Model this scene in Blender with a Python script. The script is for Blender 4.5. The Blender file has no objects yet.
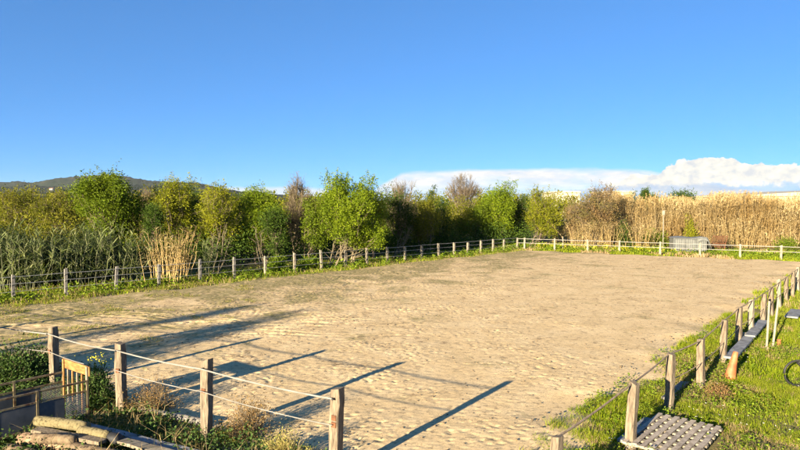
import bpy, math, random
import numpy as np
from mathutils import Vector
random.seed(7)
RNG = np.random.default_rng(11)
sc = bpy.context.scene
COL = sc.collection
F = 604.0; H = 4.4; CX = 400.0; HY = 203.0
SUN_EL = math.radians(12.7)
SD = np.array([0.579, 0.815])                      # ground direction the shadows run

def gx(px, d): return (px - CX) / F * d            # across, for a photo column seen at depth d
def gz(py, d): return H - (py - HY) / F * d        # height, for a photo row seen at depth d

# ------------------------------------------------------------------ helpers
def tag(o, label=None, cat=None, group=None, kind=None):
    if label: o['label'] = label
    if cat: o['category'] = cat
    if group: o['group'] = group
    if kind: o['kind'] = kind
    return o

def empty(name, loc=(0, 0, 0), rz=0.0):
    o = bpy.data.objects.new(name, None); COL.objects.link(o)
    o.location = loc; o.rotation_euler = (0, 0, rz); o.empty_display_size = 0.2
    return o

def link(name, me, m, parent=None, smooth=False):
    o = bpy.data.objects.new(name, me); COL.objects.link(o)
    if m: me.materials.append(m)
    if parent: o.parent = parent
    if smooth: me.polygons.foreach_set('use_smooth', [True] * len(me.polygons))
    return o

def quads(name, V, Q, m, parent=None, smooth=False):
    V = np.asarray(V, np.float32).reshape(-1, 3); Q = np.asarray(Q, np.int32).reshape(-1, 4)
    me = bpy.data.meshes.new(name)
    me.vertices.add(len(V)); me.vertices.foreach_set('co', V.ravel())
    me.loops.add(len(Q) * 4); me.loops.foreach_set('vertex_index', Q.ravel())
    me.polygons.add(len(Q)); me.polygons.foreach_set('loop_start', np.arange(0, len(Q) * 4, 4, dtype=np.int32))
    me.update(calc_edges=True)
    return link(name, me, m, parent, smooth)

class Acc:
    """collects quad batches"""
    def __init__(s): s.V = []; s.Q = []; s.n = 0
    def add(s, V, Q):
        V = np.asarray(V, float).reshape(-1, 3); s.V.append(V); s.Q.append(np.asarray(Q).reshape(-1, 4) + s.n); s.n += len(V)
    def build(s, name, m, parent=None, smooth=False):
        return quads(name, np.concatenate(s.V), np.concatenate(s.Q), m, parent, smooth)

def nrm(a): return a / (np.linalg.norm(a, axis=-1, keepdims=True) + 1e-9)
def rdir(n, r=RNG): return nrm(r.normal(size=(n, 3)))

def leaves(acc, P, A, L, W, r=RNG):
    """rhombic leaves starting at P along A"""
    n = len(P); A = nrm(A); S = nrm(np.cross(A, rdir(n, r)))
    L = np.broadcast_to(np.asarray(L, float), (n,))[:, None]; W = np.broadcast_to(np.asarray(W, float), (n,))[:, None]
    N = np.cross(A, S)
    V = np.stack([P, P + A * L * .45 + S * W * .5 + N * W * .12, P + A * L, P + A * L * .45 - S * W * .5 + N * W * .12], 1)
    acc.add(V, np.arange(4 * n).reshape(n, 4))

def ribbons(acc, C, Wd, S):
    """C (n,k,3) centre lines, Wd (n,k) widths, S (n,3) side vectors"""
    n, k, _ = C.shape
    off = S[:, None, :] * Wd[:, :, None] * .5
    V = np.stack([C - off, C + off], 2)             # n,k,2,3
    base = (np.arange(n) * k * 2)[:, None]; j = (np.arange(k - 1) * 2)[None, :]
    b = base + j
    Q = np.stack([b, b + 1, b + 3, b + 2], -1)
    acc.add(V, Q)

def tubes(acc, C, R, sides=3):
    """C (n,k,3), R (n,k)"""
    n, k, _ = C.shape
    T = nrm(C[:, -1] - C[:, 0]); ref = np.where(np.abs(T[:, 2:3]) > .9, np.array([[1., 0, 0]]), np.array([[0, 0, 1.]]))
    U = nrm(np.cross(T, ref)); W = np.cross(T, U)
    a = np.arange(sides) * 2 * math.pi / sides
    ring = U[:, None, :] * np.cos(a)[None, :, None] + W[:, None, :] * np.sin(a)[None, :, None]   # n,s,3
    V = C[:, :, None, :] + ring[:, None, :, :] * R[:, :, None, None]
    base = (np.arange(n) * k * sides)[:, None, None]; j = (np.arange(k - 1) * sides)[None, :, None]; s = np.arange(sides)[None, None, :]
    s2 = (s + 1) % sides
    b = base + j
    Q = np.stack([b + s, b + s2, b + sides + s2, b + sides + s], -1)
    acc.add(V, Q)

def bend_line(P0, P1, k, sag=0.0, wob=0.0, r=RNG):
    """n curved lines P0->P1 with k points; sag lifts (+) or drops the middle"""
    t = np.linspace(0, 1, k)[None, :, None]
    C = P0[:, None, :] * (1 - t) + P1[:, None, :] * t
    h = np.sin(t * math.pi)
    C[..., 2:3] += sag * h
    if wob: C[:, 1:-1] += r.normal(size=C[:, 1:-1].shape) * wob
    return C

class MB:
    """general mesh builder for made things"""
    def __init__(s): s.v = []; s.f = []
    def box(s, c, size, rot=None, jit=0):
        from mathutils import Matrix
        n = len(s.v); cx, cy, cz = c; a, b, d = [q / 2 for q in size]
        for x, y, z in ((-a,-b,-d),(a,-b,-d),(a,b,-d),(-a,b,-d),(-a,-b,d),(a,-b,d),(a,b,d),(-a,b,d)):
            p = Vector((x + random.uniform(-jit, jit), y + random.uniform(-jit, jit), z + random.uniform(-jit, jit)))
            if rot is not None: p = rot @ p
            s.v.append((p.x + cx, p.y + cy, p.z + cz))
        s.f += [tuple(n + i for i in q) for q in ((3,2,1,0),(4,5,6,7),(0,1,5,4),(1,2,6,5),(2,3,7,6),(3,0,4,7))]
    def bar(s, p0, p1, w, h, up=(0, 0, 1), jit=0, segs=1, wob=0):
        """rectangular bar p0->p1, w across, h along 'up'"""
        p0 = Vector(p0); p1 = Vector(p1); t = (p1 - p0).normalized(); u = Vector(up); sd = t.cross(u)
        if sd.length < 1e-4: sd = t.cross(Vector((1, 0, 0)))
        sd.normalize(); uu = sd.cross(t).normalized(); n = len(s.v)
        for i in range(segs + 1):
            c = p0.lerp(p1, i / segs)
            if 0 < i < segs: c = c + sd * random.uniform(-wob, wob) + uu * random.uniform(-wob, wob)
            for a, b in ((-1, -1), (1, -1), (1, 1), (-1, 1)):
                s.v.append(tuple(c + sd * (a * w / 2 + random.uniform(-jit, jit)) + uu * (b * h / 2 + random.uniform(-jit, jit))))
        for i in range(segs):
            b = n + i * 4
            for q in range(4): s.f.append((b + q, b + (q + 1) % 4, b + 4 + (q + 1) % 4, b + 4 + q))
        s.f.append((n + 3, n + 2, n + 1, n)); e = n + segs * 4; s.f.append((e, e + 1, e + 2, e + 3))
    def tube(s, pts, rad, sides=8, cap=True, rough=0):
        pts = [Vector(p) for p in pts]; n = len(s.v); k = len(pts)
        if not hasattr(rad, '__len__'): rad = [rad] * k
        t0 = (pts[-1] - pts[0])
        if t0.length < 1e-4: t0 = pts[1] - pts[0]
        t0.normalize()
        ref = Vector((0, 0, 1)) if abs(t0.z) < .9 else Vector((1, 0, 0))
        for i, p in enumerate(pts):
            t = (pts[min(i + 1, k - 1)] - pts[max(i - 1, 0)]).normalized()
            u = t.cross(ref)
            if u.length < 1e-3: u = t.cross(Vector((0, 1, 0)))
            u.normalize(); w = t.cross(u)
            for j in range(sides):
                a = j * 2 * math.pi / sides; r = rad[i] * (1 + random.uniform(-rough, rough))
                s.v.append(tuple(p + u * math.cos(a) * r + w * math.sin(a) * r))
        for i in range(k - 1):
            for j in range(sides):
                a = n + i * sides + j; b = n + i * sides + (j + 1) % sides
                s.f.append((a, b, b + sides, a + sides))
        if cap:
            s.f.append(tuple(n + j for j in reversed(range(sides)))); e = n + (k - 1) * sides
            s.f.append(tuple(e + j for j in range(sides)))
    def build(s, name, m, parent=None, smooth=False, bevel=0):
        me = bpy.data.meshes.new(name); me.from_pydata(s.v, [], s.f); me.validate(); me.update()
        o = link(name, me, m, parent, smooth)
        if bevel:
            b = o.modifiers.new('Bevel', 'BEVEL'); b.width = bevel; b.segments = 2; b.limit_method = 'ANGLE'
        return o

# ------------------------------------------------------------------ materials
def newmat(name):
    m = bpy.data.materials.new(name); m.use_nodes = True; nt = m.node_tree; nt.nodes.clear()
    out = nt.nodes.new('ShaderNodeOutputMaterial'); return m, nt, out
def N(nt, t, **kw):
    n = nt.nodes.new(t)
    for k, v in kw.items(): setattr(n, k, v)
    return n
def ramp(nt, src, stops, interp='LINEAR'):
    r = nt.nodes.new('ShaderNodeValToRGB'); r.color_ramp.interpolation = interp; e = r.color_ramp.elements
    while len(e) > 1: e.remove(e[-1])
    e[0].position = stops[0][0]; c = stops[0][1]; e[0].color = (*c, 1) if hasattr(c, '__len__') else (c, c, c, 1)
    for p, c in stops[1:]:
        q = e.new(p); q.color = (*c, 1) if hasattr(c, '__len__') else (c, c, c, 1)
    nt.links.new(src, r.inputs[0]); return r.outputs[0]
def noise(nt, scale, detail=4, rough=.55, vec=None, dist=0, mapscale=None, coord='Object'):
    tc = nt.nodes.new('ShaderNodeTexCoord'); v = tc.outputs[coord]
    if vec is not None: v = vec
    if mapscale:
        mp = nt.nodes.new('ShaderNodeMapping'); mp.inputs['Scale'].default_value = mapscale; nt.links.new(v, mp.inputs[0]); v = mp.outputs[0]
    n = nt.nodes.new('ShaderNodeTexNoise'); n.inputs['Scale'].default_value = scale; n.inputs['Detail'].default_value = detail
    n.inputs['Roughness'].default_value = rough; n.inputs['Distortion'].default_value = dist; nt.links.new(v, n.inputs['Vector'])
    return n.outputs[0]
def mix(nt, a, b, f, mode='MIX'):
    m = nt.nodes.new('ShaderNodeMix'); m.data_type = 'RGBA'; m.blend_type = mode
    for s, v in ((m.inputs[6], a), (m.inputs[7], b)):
        if hasattr(v, 'node'): nt.links.new(v, s)
        else: s.default_value = (*v, 1)
    if hasattr(f, 'node'): nt.links.new(f, m.inputs[0])
    else: m.inputs[0].default_value = f
    return m.outputs[2]

def leafmat(name, cols, trans=.35, patch=1.2, rough=.55, tint=None):
    """cols: ramp over random-per-leaf; tint: second ramp colour in noise patches"""
    m, nt, out = newmat(name)
    g = nt.nodes.new('ShaderNodeNewGeometry')
    k = len(cols); c = ramp(nt, g.outputs['Random Per Island'], [(i / max(1, k - 1), cols[i]) for i in range(k)])
    if tint:
        nz = noise(nt, patch, 2); f = ramp(nt, nz, [(.42, 0.0), (.62, .85)])
        c = mix(nt, c, tint, f)
    if not any(w in name for w in ('dry', 'brown', 'petals', 'straw', 'cane')): c = mix(nt, c, (.90, 1.08, .5), 1.0, 'MULTIPLY')
    b = nt.nodes.new('ShaderNodeBsdfPrincipled'); nt.links.new(c, b.inputs['Base Color']); b.inputs['Roughness'].default_value = .75
    b.inputs['Specular IOR Level'].default_value = .1
    t = nt.nodes.new('ShaderNodeBsdfTranslucent'); tc = mix(nt, c, (1.3, 1.35, .5), 1.0, 'MULTIPLY'); nt.links.new(tc, t.inputs[0])
    ms = nt.nodes.new('ShaderNodeMixShader'); ms.inputs[0].default_value = trans
    nt.links.new(b.outputs[0], ms.inputs[1]); nt.links.new(t.outputs[0], ms.inputs[2]); nt.links.new(ms.outputs[0], out.inputs[0])
    return m

def solid(name, stops, scale=6, rough=.8, bump=.3, mapscale=None, metal=0, detail=6, bscale=None, bdist=.01):
    m, nt, out = newmat(name)
    n = noise(nt, scale, detail, .6, mapscale=mapscale); c = ramp(nt, n, stops)
    b = nt.nodes.new('ShaderNodeBsdfPrincipled'); nt.links.new(c, b.inputs['Base Color']); b.inputs['Roughness'].default_value = rough
    b.inputs['Metallic'].default_value = metal; b.inputs['Specular IOR Level'].default_value = .3
    if bump:
        n2 = noise(nt, bscale or scale * 3, 5, .6, mapscale=mapscale)
        bp = nt.nodes.new('ShaderNodeBump'); bp.inputs['Strength'].default_value = bump; bp.inputs['Distance'].default_value = bdist
        nt.links.new(n2, bp.inputs['Height']); nt.links.new(bp.outputs[0], b.inputs['Normal'])
    nt.links.new(b.outputs[0], out.inputs[0]); return m

M = {}
M['post'] = solid('weathered_post_wood', [(.3, (.06, .042, .028)), (.45, (.14, .11, .075)), (.62, (.22, .175, .12)), (.8, (.30, .25, .18))], 7, .9, .7, (3, 3, .5), bdist=.02)
M['post_pale'] = solid('sun_bleached_post_wood', [(.3, (.11, .09, .065)), (.5, (.22, .19, .14)), (.75, (.34, .30, .23))], 6, .9, .5, (3, 3, .6))
M['post_grey'] = solid('grey_post_wood', [(.3, (.07, .062, .055)), (.5, (.15, .14, .12)), (.75, (.25, .235, .21))], 6, .9, .5, (3, 3, .6))
M['deck'] = solid('weathered_deck_slats', [(.3, (.17, .135, .10)), (.5, (.34, .285, .22)), (.75, (.45, .39, .31))], 7, .9, .5, (1, 1, 1))
M['board'] = solid('grey_board_wood', [(.3, (.08, .08, .083)), (.5, (.17, .178, .185)), (.75, (.26, .27, .29))], 5, .85, .4, (1, 1, 1))
M['plank_pale'] = solid('pale_plank_wood', [(.3, (.11, .085, .055)), (.5, (.21, .175, .12)), (.75, (.30, .265, .20))], 5, .85, .4)
M['orange_board'] = solid('orange_brown_board', [(.3, (.13, .06, .018)), (.5, (.27, .135, .04)), (.75, (.37, .21, .075))], 5, .7, .3, (1, 1, 4))
M['log'] = solid('stripped_log', [(.34, (.035, .022, .012)), (.48, (.12, .085, .05)), (.75, (.21, .165, .10))], 9, .9, .6)
M['log_dark'] = solid('bark_log', [(.3, (.07, .045, .03)), (.5, (.2, .13, .08)), (.75, (.38, .28, .17))], 6, .95, .9, bdist=.03)
M['matting'] = solid('straw_matting', [(.34, (.05, .04, .02)), (.46, (.15, .125, .06)), (.75, (.22, .185, .10))], 16, .95, .8, (1, 1, 1), bdist=.02)
M['rust_frame'] = solid('rusty_cream_paint', [(.40, (.07, .032, .016)), (.48, (.15, .115, .06)), (.7, (.21, .175, .10))], 5, .6, .2)
M['plate'] = solid('grey_blue_plate', [(.3, (.035, .045, .06)), (.6, (.07, .08, .095)), (.8, (.12, .12, .12))], 3, .55, .1, metal=.2)
M['rust'] = solid('rust', [(.3, (.07, .03, .016)), (.6, (.15, .065, .03)), (.8, (.22, .11, .06))], 14, .9, .4)
M['tape'] = solid('white_fence_tape', [(.3, (.13, .125, .11)), (.6, (.2, .19, .175)), (.8, (.28, .27, .25))], 3, .6, 0)
M['rope'] = solid('brown_rope', [(.3, (.16, .11, .07)), (.6, (.32, .24, .16)), (.8, (.42, .34, .24))], 8, .95, .3)
M['wire'] = solid('galvanised_wire', [(.3, (.25, .25, .24)), (.7, (.42, .41, .39))], 3, .6, 0)
M['white'] = solid('white_paint', [(.3, (.17, .155, .115)), (.6, (.25, .23, .185))], 5, .6, .1)
M['cone'] = solid('faded_orange_plastic', [(.3, (.20, .065, .025)), (.5, (.33, .12, .045)), (.75, (.40, .20, .11))], 4, .6, .1)
M['black'] = solid('black_rubber', [(.3, (.012, .012, .012)), (.7, (.03, .03, .03))], 5, .6, .1)
M['galv'] = solid('galvanised_sheet', [(.3, (.09, .095, .088)), (.55, (.14, .145, .135)), (.8, (.19, .19, .175))], 2.5, .5, .1, metal=.25)
M['cover'] = solid('white_plastic_cover', [(.3, (.09, .095, .09)), (.6, (.15, .155, .145))], 3, .5, .4, bscale=6)
M['trunk'] = solid('tree_bark', [(.3, (.06, .045, .03)), (.55, (.17, .13, .09)), (.8, (.32, .26, .18))], 5, .95, .6, (1, 1, .3), bdist=.03)
M['trunk_pale'] = solid('pale_tree_bark', [(.3, (.08, .062, .035)), (.55, (.17, .14, .085)), (.8, (.30, .26, .17))], 5, .95, .5, (1, 1, .3))
M['twig'] = solid('bare_twigs', [(.3, (.085, .065, .038)), (.6, (.16, .125, .08)), (.8, (.24, .195, .13))], 2, .95, 0)
M['wall_cream'] = solid('cream_cladding', [(.3, (.33, .30, .22)), (.7, (.40, .37, .28))], .3, .7, 0)
M['wall_white'] = solid('white_render', [(.3, (.30, .29, .26)), (.7, (.36, .35, .32))], .3, .8, 0)
M['roof_grey'] = solid('grey_roof_sheet', [(.3, (.3, .3, .3)), (.7, (.42, .42, .41))], .5, .6, 0)
M['roof_tile'] = solid('terracotta_roof', [(.3, (.28, .12, .07)), (.7, (.4, .2, .12))], 2, .8, 0)
M['glass'] = solid('dark_window', [(.3, (.03, .035, .04)), (.7, (.05, .06, .07))], 2, .15, 0)
M['soil'] = None

# leaf palettes
G = leafmat
M['lf_bright'] = G('bright_green_leaves', [(0.1, 0.125, 0.016), (0.19, 0.21, 0.022), (0.27, 0.28, 0.035)], .4, .9, tint=(0.13, 0.16, 0.02))
M['lf_yellow'] = G('yellow_green_leaves', [(0.16, 0.145, 0.02), (0.26, 0.225, 0.03), (0.34, 0.28, 0.045)], .4, .8, tint=(0.14, 0.14, 0.02))
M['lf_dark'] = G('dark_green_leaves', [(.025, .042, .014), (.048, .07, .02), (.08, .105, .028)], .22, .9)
M['lf_mid'] = G('mid_green_leaves', [(0.06, 0.08, 0.014), (0.11, 0.14, 0.02), (0.17, 0.19, 0.028)], .35, .8, tint=(0.13, 0.14, 0.02))
M['lf_olive'] = G('olive_leaves', [(0.1, 0.085, 0.018), (0.17, 0.14, 0.028), (0.24, 0.19, 0.045)], .3, .5, tint=(0.11, 0.105, 0.02))
M['lf_brown'] = G('dry_brown_leaves', [(.10, .062, .025), (.19, .12, .05), (.28, .19, .085)], .3, .8, tint=(.13, .13, .04))
M['cane_green'] = G('cane_leaves', [(.012, .021, .008), (.024, .038, .013), (.045, .062, .022), (.09, .105, .038)], .3, .5)
M['cane_shoot'] = G('cane_shoot_leaves', [(.065, .09, .03), (.13, .165, .06), (.22, .25, .10), (.32, .33, .16)], .3, .5)
M['cane_dry'] = G('dry_cane_leaves', [(.24, .17, .08), (.42, .32, .15), (.52, .41, .22), (.60, .49, .30)], .35, .35, tint=(.34, .23, .09))
M['cane_stem'] = solid('cane_stems', [(.3, (.24, .16, .06)), (.6, (.42, .31, .13)), (.8, (.52, .41, .2))], 1.5, .7, 0)
M['cane_stem_green'] = solid('green_cane_stems', [(.3, (.07, .08, .04)), (.6, (.15, .15, .08)), (.8, (.26, .25, .15))], 1.5, .7, 0)
M['grass_fresh'] = G('fresh_grass', [(0.06, 0.09, 0.01), (0.14, 0.17, 0.014), (0.25, 0.26, 0.022), (0.34, 0.33, 0.04)], .4, .7, tint=(0.25, 0.23, 0.045))
M['grass_dry'] = G('dry_grass', [(.2, .13, .06), (.34, .25, .12), (.45, .35, .2)], .3, 1.5)
M['weed'] = G('weed_leaves', [(.045, .075, .012), (.09, .13, .02), (.16, .2, .03), (.24, .27, .05)], .35, 2.2, tint=(.15, .16, .03))
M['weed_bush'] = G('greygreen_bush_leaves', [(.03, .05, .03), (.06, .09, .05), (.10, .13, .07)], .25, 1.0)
M['bush_brown'] = G('brown_bush', [(.12, .07, .03), (.22, .13, .05), (.28, .2, .08)], .25, 3)
M['bush_straw'] = G('straw_green_bush', [(.18, .16, .04), (.3, .27, .08), (.4, .35, .12)], .3, 3)
M['flower_w'] = G('white_petals', [(.6, .6, .55), (.75, .75, .7)], .2, 1)
M['flower_y'] = G('yellow_petals', [(.55, .5, .03), (.7, .62, .05)], .2, 1)

# ------------------------------------------------------------------ ground plan
LFA = np.array([-17.4, 27.1]); CORNER = np.array([11.2, 57.6]); RC = np.array([32.2, 45.3]); NC = np.array([2.2, 8.4])
LFB = np.array([-22.6, 21.4])                         # where the near fence meets the left one (outside the frame)
ldir = (CORNER - LFA) / np.linalg.norm(CORNER - LFA); lnor = np.array([-ldir[1], ldir[0]])   # lnor points away from arena
fdir = (RC - CORNER) / np.linalg.norm(RC - CORNER); fnor = np.array([-fdir[1], fdir[0]])
rdr = (RC - NC) / np.linalg.norm(RC - NC); rnor = np.array([rdr[1], -rdr[0]])

POLY = np.array([(-21.6, 21.2), (-15.6, 27.2), (-8.8, 34.2), (0.2, 44.6), (6.8, 51.6), (11.6, 56.6), (21.0, 50.8), (31.4, 44.9),
                 (20.6, 32.5), (10.5, 20.4), (4.0, 12.6), (2.0, 9.9), (1.9, 4.0), (-1.6, 4.0), (-1.5, 9.9), (-3.8, 11.4), (-8.4, 14.6), (-15, 17.9)])
def poly_dist(X, Y, P=POLY):
    """signed distance, + inside"""
    d = np.full(X.shape, 1e9); ins = np.zeros(X.shape, bool)
    for i in range(len(P)):
        a = P[i]; b = P[(i + 1) % len(P)]; e = b - a
        t = np.clip(((X - a[0]) * e[0] + (Y - a[1]) * e[1]) / (e @ e), 0, 1)
        d = np.minimum(d, np.hypot(X - a[0] - t * e[0], Y - a[1] - t * e[1]))
        c = ((a[1] > Y) != (b[1] > Y)) & (X < (b[0] - a[0]) * (Y - a[1]) / (b[1] - a[1] + 1e-12) + a[0])
        ins ^= c
    return np.where(ins, d, -d)

# noise raster
RES = .035; X0, Y0, NX, NY = -24., 3., 1664, 1600
def band(lo, hi, seed):
    r = np.random.default_rng(seed); w = np.fft.rfft2(r.normal(size=(NY, NX)))
    fy = np.fft.fftfreq(NY, RES)[:, None]; fx = np.fft.rfftfreq(NX, RES)[None, :]; f = np.hypot(fx, fy)
    g = np.exp(-(f * lo) ** 2) - np.exp(-(f * hi) ** 2)
    o = np.fft.irfft2(w * g, s=(NY, NX)); return o / o.std()
def sample(R, X, Y):
    u = np.clip((X - X0) / RES, 0, NX - 2.001); v = np.clip((Y - Y0) / RES, 0, NY - 2.001)
    i = u.astype(int); j = v.astype(int); a = u - i; b = v - j
    return R[j, i] * (1 - a) * (1 - b) + R[j, i + 1] * a * (1 - b) + R[j + 1, i] * (1 - a) * b + R[j + 1, i + 1] * a * b
n_big = band(2.5, 8, 1); n_mid = band(.2, .6, 2); n_small = band(.07, .2, 3); n_fine = band(.035, .07, 4)
imp = np.zeros((NY, NX)); r_ = np.random.default_rng(5); k = 120000
imp[r_.integers(0, NY, k), r_.integers(0, NX, k)] = r_.uniform(.1, 1, k) ** 2
fy = np.fft.fftfreq(NY, RES)[:, None]; fx = np.fft.rfftfreq(NX, RES)[None, :]
def gk(s): return np.exp(-2 * (math.pi * s) ** 2 * (fx ** 2 + fy ** 2))
IM = np.fft.rfft2(imp)
hoof = np.fft.irfft2(IM * (gk(.029) * 1.0 - gk(.058) * .45), s=(NY, NX)); hoof = hoof / np.abs(hoof).max()
patchy = np.clip(.75 + .45 * n_big, .25, 1.7)
HMAP = .005 * n_big + .0018 * n_mid + (.0040 * n_small + .0032 * n_fine) * patchy - .070 * patchy * np.clip(hoof, -.2, .8)
XX = X0 + np.arange(NX) * RES; YY = Y0 + np.arange(NY) * RES
# calmer towards the right-hand side
calm = 1 - .58 * np.clip((XX[None, :] - YY[:, None] * .12 - 0) / 5, 0, 1)
HMAP = HMAP * calm
tyre = np.zeros_like(HMAP)
for cx_, cy_, rr_ in ((-4, 44, 21.0), (-2, 47, 26.5), (-13, 52, 31.5), (3, 62, 41.5), (-22, 40, 20.0)):
    dd_ = np.hypot(XX[None, :] - cx_, YY[:, None] - cy_) + .12 * n_big
    for o_ in (-.8, .8):
        e_ = np.abs(dd_ - rr_ - o_); tyre += -.022 * np.exp(-(e_ / .09) ** 2) + .012 * np.exp(-((e_ - .17) / .06) ** 2)
HMAP = HMAP + tyre * np.clip((2 - XX[None, :]) / 6, 0, 1) * np.clip(.7 + .5 * n_big, 0, 1)
# raked arcs / wheel tracks swept in the left half
ang = np.hypot(XX[None, :] + 10, YY[:, None] - 30)
HMAP = HMAP + .010 * np.sin(ang * 5.5 + 1.2 * n_mid) * np.clip(1 - np.abs(ang - 7) / 5, 0, 1)

def sand():
    ys = [4.0]
    while ys[-1] < 58: ys.append(ys[-1] + max(.035, min(.16, .0032 * ys[-1])))
    ys = np.array(ys); xs = []
    x = -22.0
    while x < 32.5:
        xs.append(x); x += .05 if -9 < x < 13 else .085
    xs = np.array(xs)
    X, Y = np.meshgrid(xs, ys)
    D = poly_dist(X, Y)
    D = D + .3 * sample(n_big, X, Y)
    Z = .035 + sample(HMAP, X, Y)
    edge = np.clip(D / 1.1, -1, 1)
    Z = np.where(edge < 1, Z * np.clip(edge, 0, 1) + (np.minimum(edge, 0)) * .12 - .03 * (1 - np.clip(edge, 0, 1)), Z)
    ok = D > -.5
    nx = len(xs); ny = len(ys)
    idx = np.arange(nx * ny).reshape(ny, nx)
    q = np.stack([idx[:-1, :-1], idx[:-1, 1:], idx[1:, 1:], idx[1:, :-1]], -1).reshape(-1, 4)
    keep = (ok[:-1, :-1] & ok[1:, 1:] & ok[:-1, 1:] & ok[1:, :-1]).ravel(); q = q[keep]
    used = np.zeros(nx * ny, bool); used[q.ravel()] = True; remap = np.cumsum(used) - 1
    V = np.stack([X, Y, Z], -1).reshape(-1, 3)[used]
    o = quads('sand_arena', V, remap[q], M['sand'], smooth=True)
    a = o.data.attributes.new('rim', 'FLOAT', 'POINT'); a.data.foreach_set('value', np.clip(D.ravel()[used] / 10, 0, 1).astype(np.float32))
    return o

def sandmat():
    m, nt, out = newmat('trampled_sand')
    g = noise(nt, .9, 6, .65)
    c = ramp(nt, g, [(.3, (.54, .395, .205)), (.5, (.62, .462, .25)), (.7, (.68, .525, .30))])
    fine = noise(nt, 30, 3, .7); c = mix(nt, c, ramp(nt, fine, [(.3, .62), (.5, 1.0), (.75, 1.08)]), 1.0, 'MULTIPLY')
    # moss / dung / weed stains: more of them to the left and far
    tc = nt.nodes.new('ShaderNodeTexCoord'); sx = nt.nodes.new('ShaderNodeSeparateXYZ'); nt.links.new(tc.outputs['Object'], sx.inputs[0])
    def math_(op, a, b=None, clamp=False):
        n = nt.nodes.new('ShaderNodeMath'); n.operation = op; n.use_clamp = clamp
        for s, v in ((n.inputs[0], a), (n.inputs[1], b)):
            if v is None: continue
            if hasattr(v, 'node'): nt.links.new(v, s)
            else: s.default_value = v
        return n.outputs[0]
    # u = how far left of the arena axis
    left = math_('MULTIPLY', math_('ADD', math_('ADD', math_('MULTIPLY', sx.outputs[0], -1), math_('MULTIPLY', sx.outputs[1], .75)), -17.0), .055, True)
    far = math_('MULTIPLY', math_('ADD', sx.outputs[1], -31.0), .055, True)
    near = math_('MULTIPLY', math_('ADD', math_('MULTIPLY', sx.outputs[1], -1), 24.0), .04, True)
    amt = math_('ADD', math_('MULTIPLY', left, .16), math_('MULTIPLY', far, .035))
    st = noise(nt, 1.0, 7, .68, mapscale=(.8, 1.15, 1), dist=.6)
    v = math_('ADD', st, amt)
    f1 = ramp(nt, v, [(.50, 0.0), (.64, 1.0)])
    brk = ramp(nt, noise(nt, 2.6, 7, .78, mapscale=(1, 1.3, 1)), [(.50, .0), (.585, .95)])
    f1 = mix(nt, f1, brk, 1.0, 'MULTIPLY')
    at = nt.nodes.new('ShaderNodeAttribute'); at.attribute_name = 'rim'; keep = ramp(nt, at.outputs['Fac'], [(.12, .18), (.32, 1.0)])
    f1 = mix(nt, f1, keep, 1.0, 'MULTIPLY')
    c = mix(nt, c, (.21, .14, .075), f1)
    st2 = noise(nt, .35, 6, .7, dist=.4); v2 = math_('ADD', st2, math_('MULTIPLY', left, .26))
    f2 = mix(nt, ramp(nt, v2, [(.57, 0.0), (.70, .9)]), ramp(nt, noise(nt, 5, 5, .7), [(.38, .3), (.55, 1.0)]), 1.0, 'MULTIPLY')
    c = mix(nt, c, (.17, .155, .055), f2)
    cl2 = noise(nt, 3.2, 6, .75, mapscale=(.8, 1.5, 1)); f4 = mix(nt, ramp(nt, math_('ADD', cl2, math_('MULTIPLY', left, .05)), [(.625, 0.0), (.665, .5)]), keep, 1.0, 'MULTIPLY'); c = mix(nt, c, (.23, .155, .08), f4)
    # small dark clods, and hoofprint shadows painted into the sand colour
    cl = noise(nt, 8, 4, .65, mapscale=(.75, 1.2, 1)); f3 = ramp(nt, cl, [(.585, 0.0), (.62, .62)]); c = mix(nt, c, (.16, .12, .075), f3)
    b = nt.nodes.new('ShaderNodeBsdfPrincipled'); nt.links.new(c, b.inputs['Base Color']); b.inputs['Roughness'].default_value = .97; b.inputs['Specular IOR Level'].default_value = .1
    bp = nt.nodes.new('ShaderNodeBump'); bp.inputs['Strength'].default_value = .6; bp.inputs['Distance'].default_value = .012
    nt.links.new(noise(nt, 45, 5, .75), bp.inputs['Height'])
    nt.links.new(bp.outputs[0], b.inputs['Normal']); nt.links.new(b.outputs[0], out.inputs[0])
    return m
M['sand'] = sandmat()
tag(sand(), kind='structure')

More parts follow.
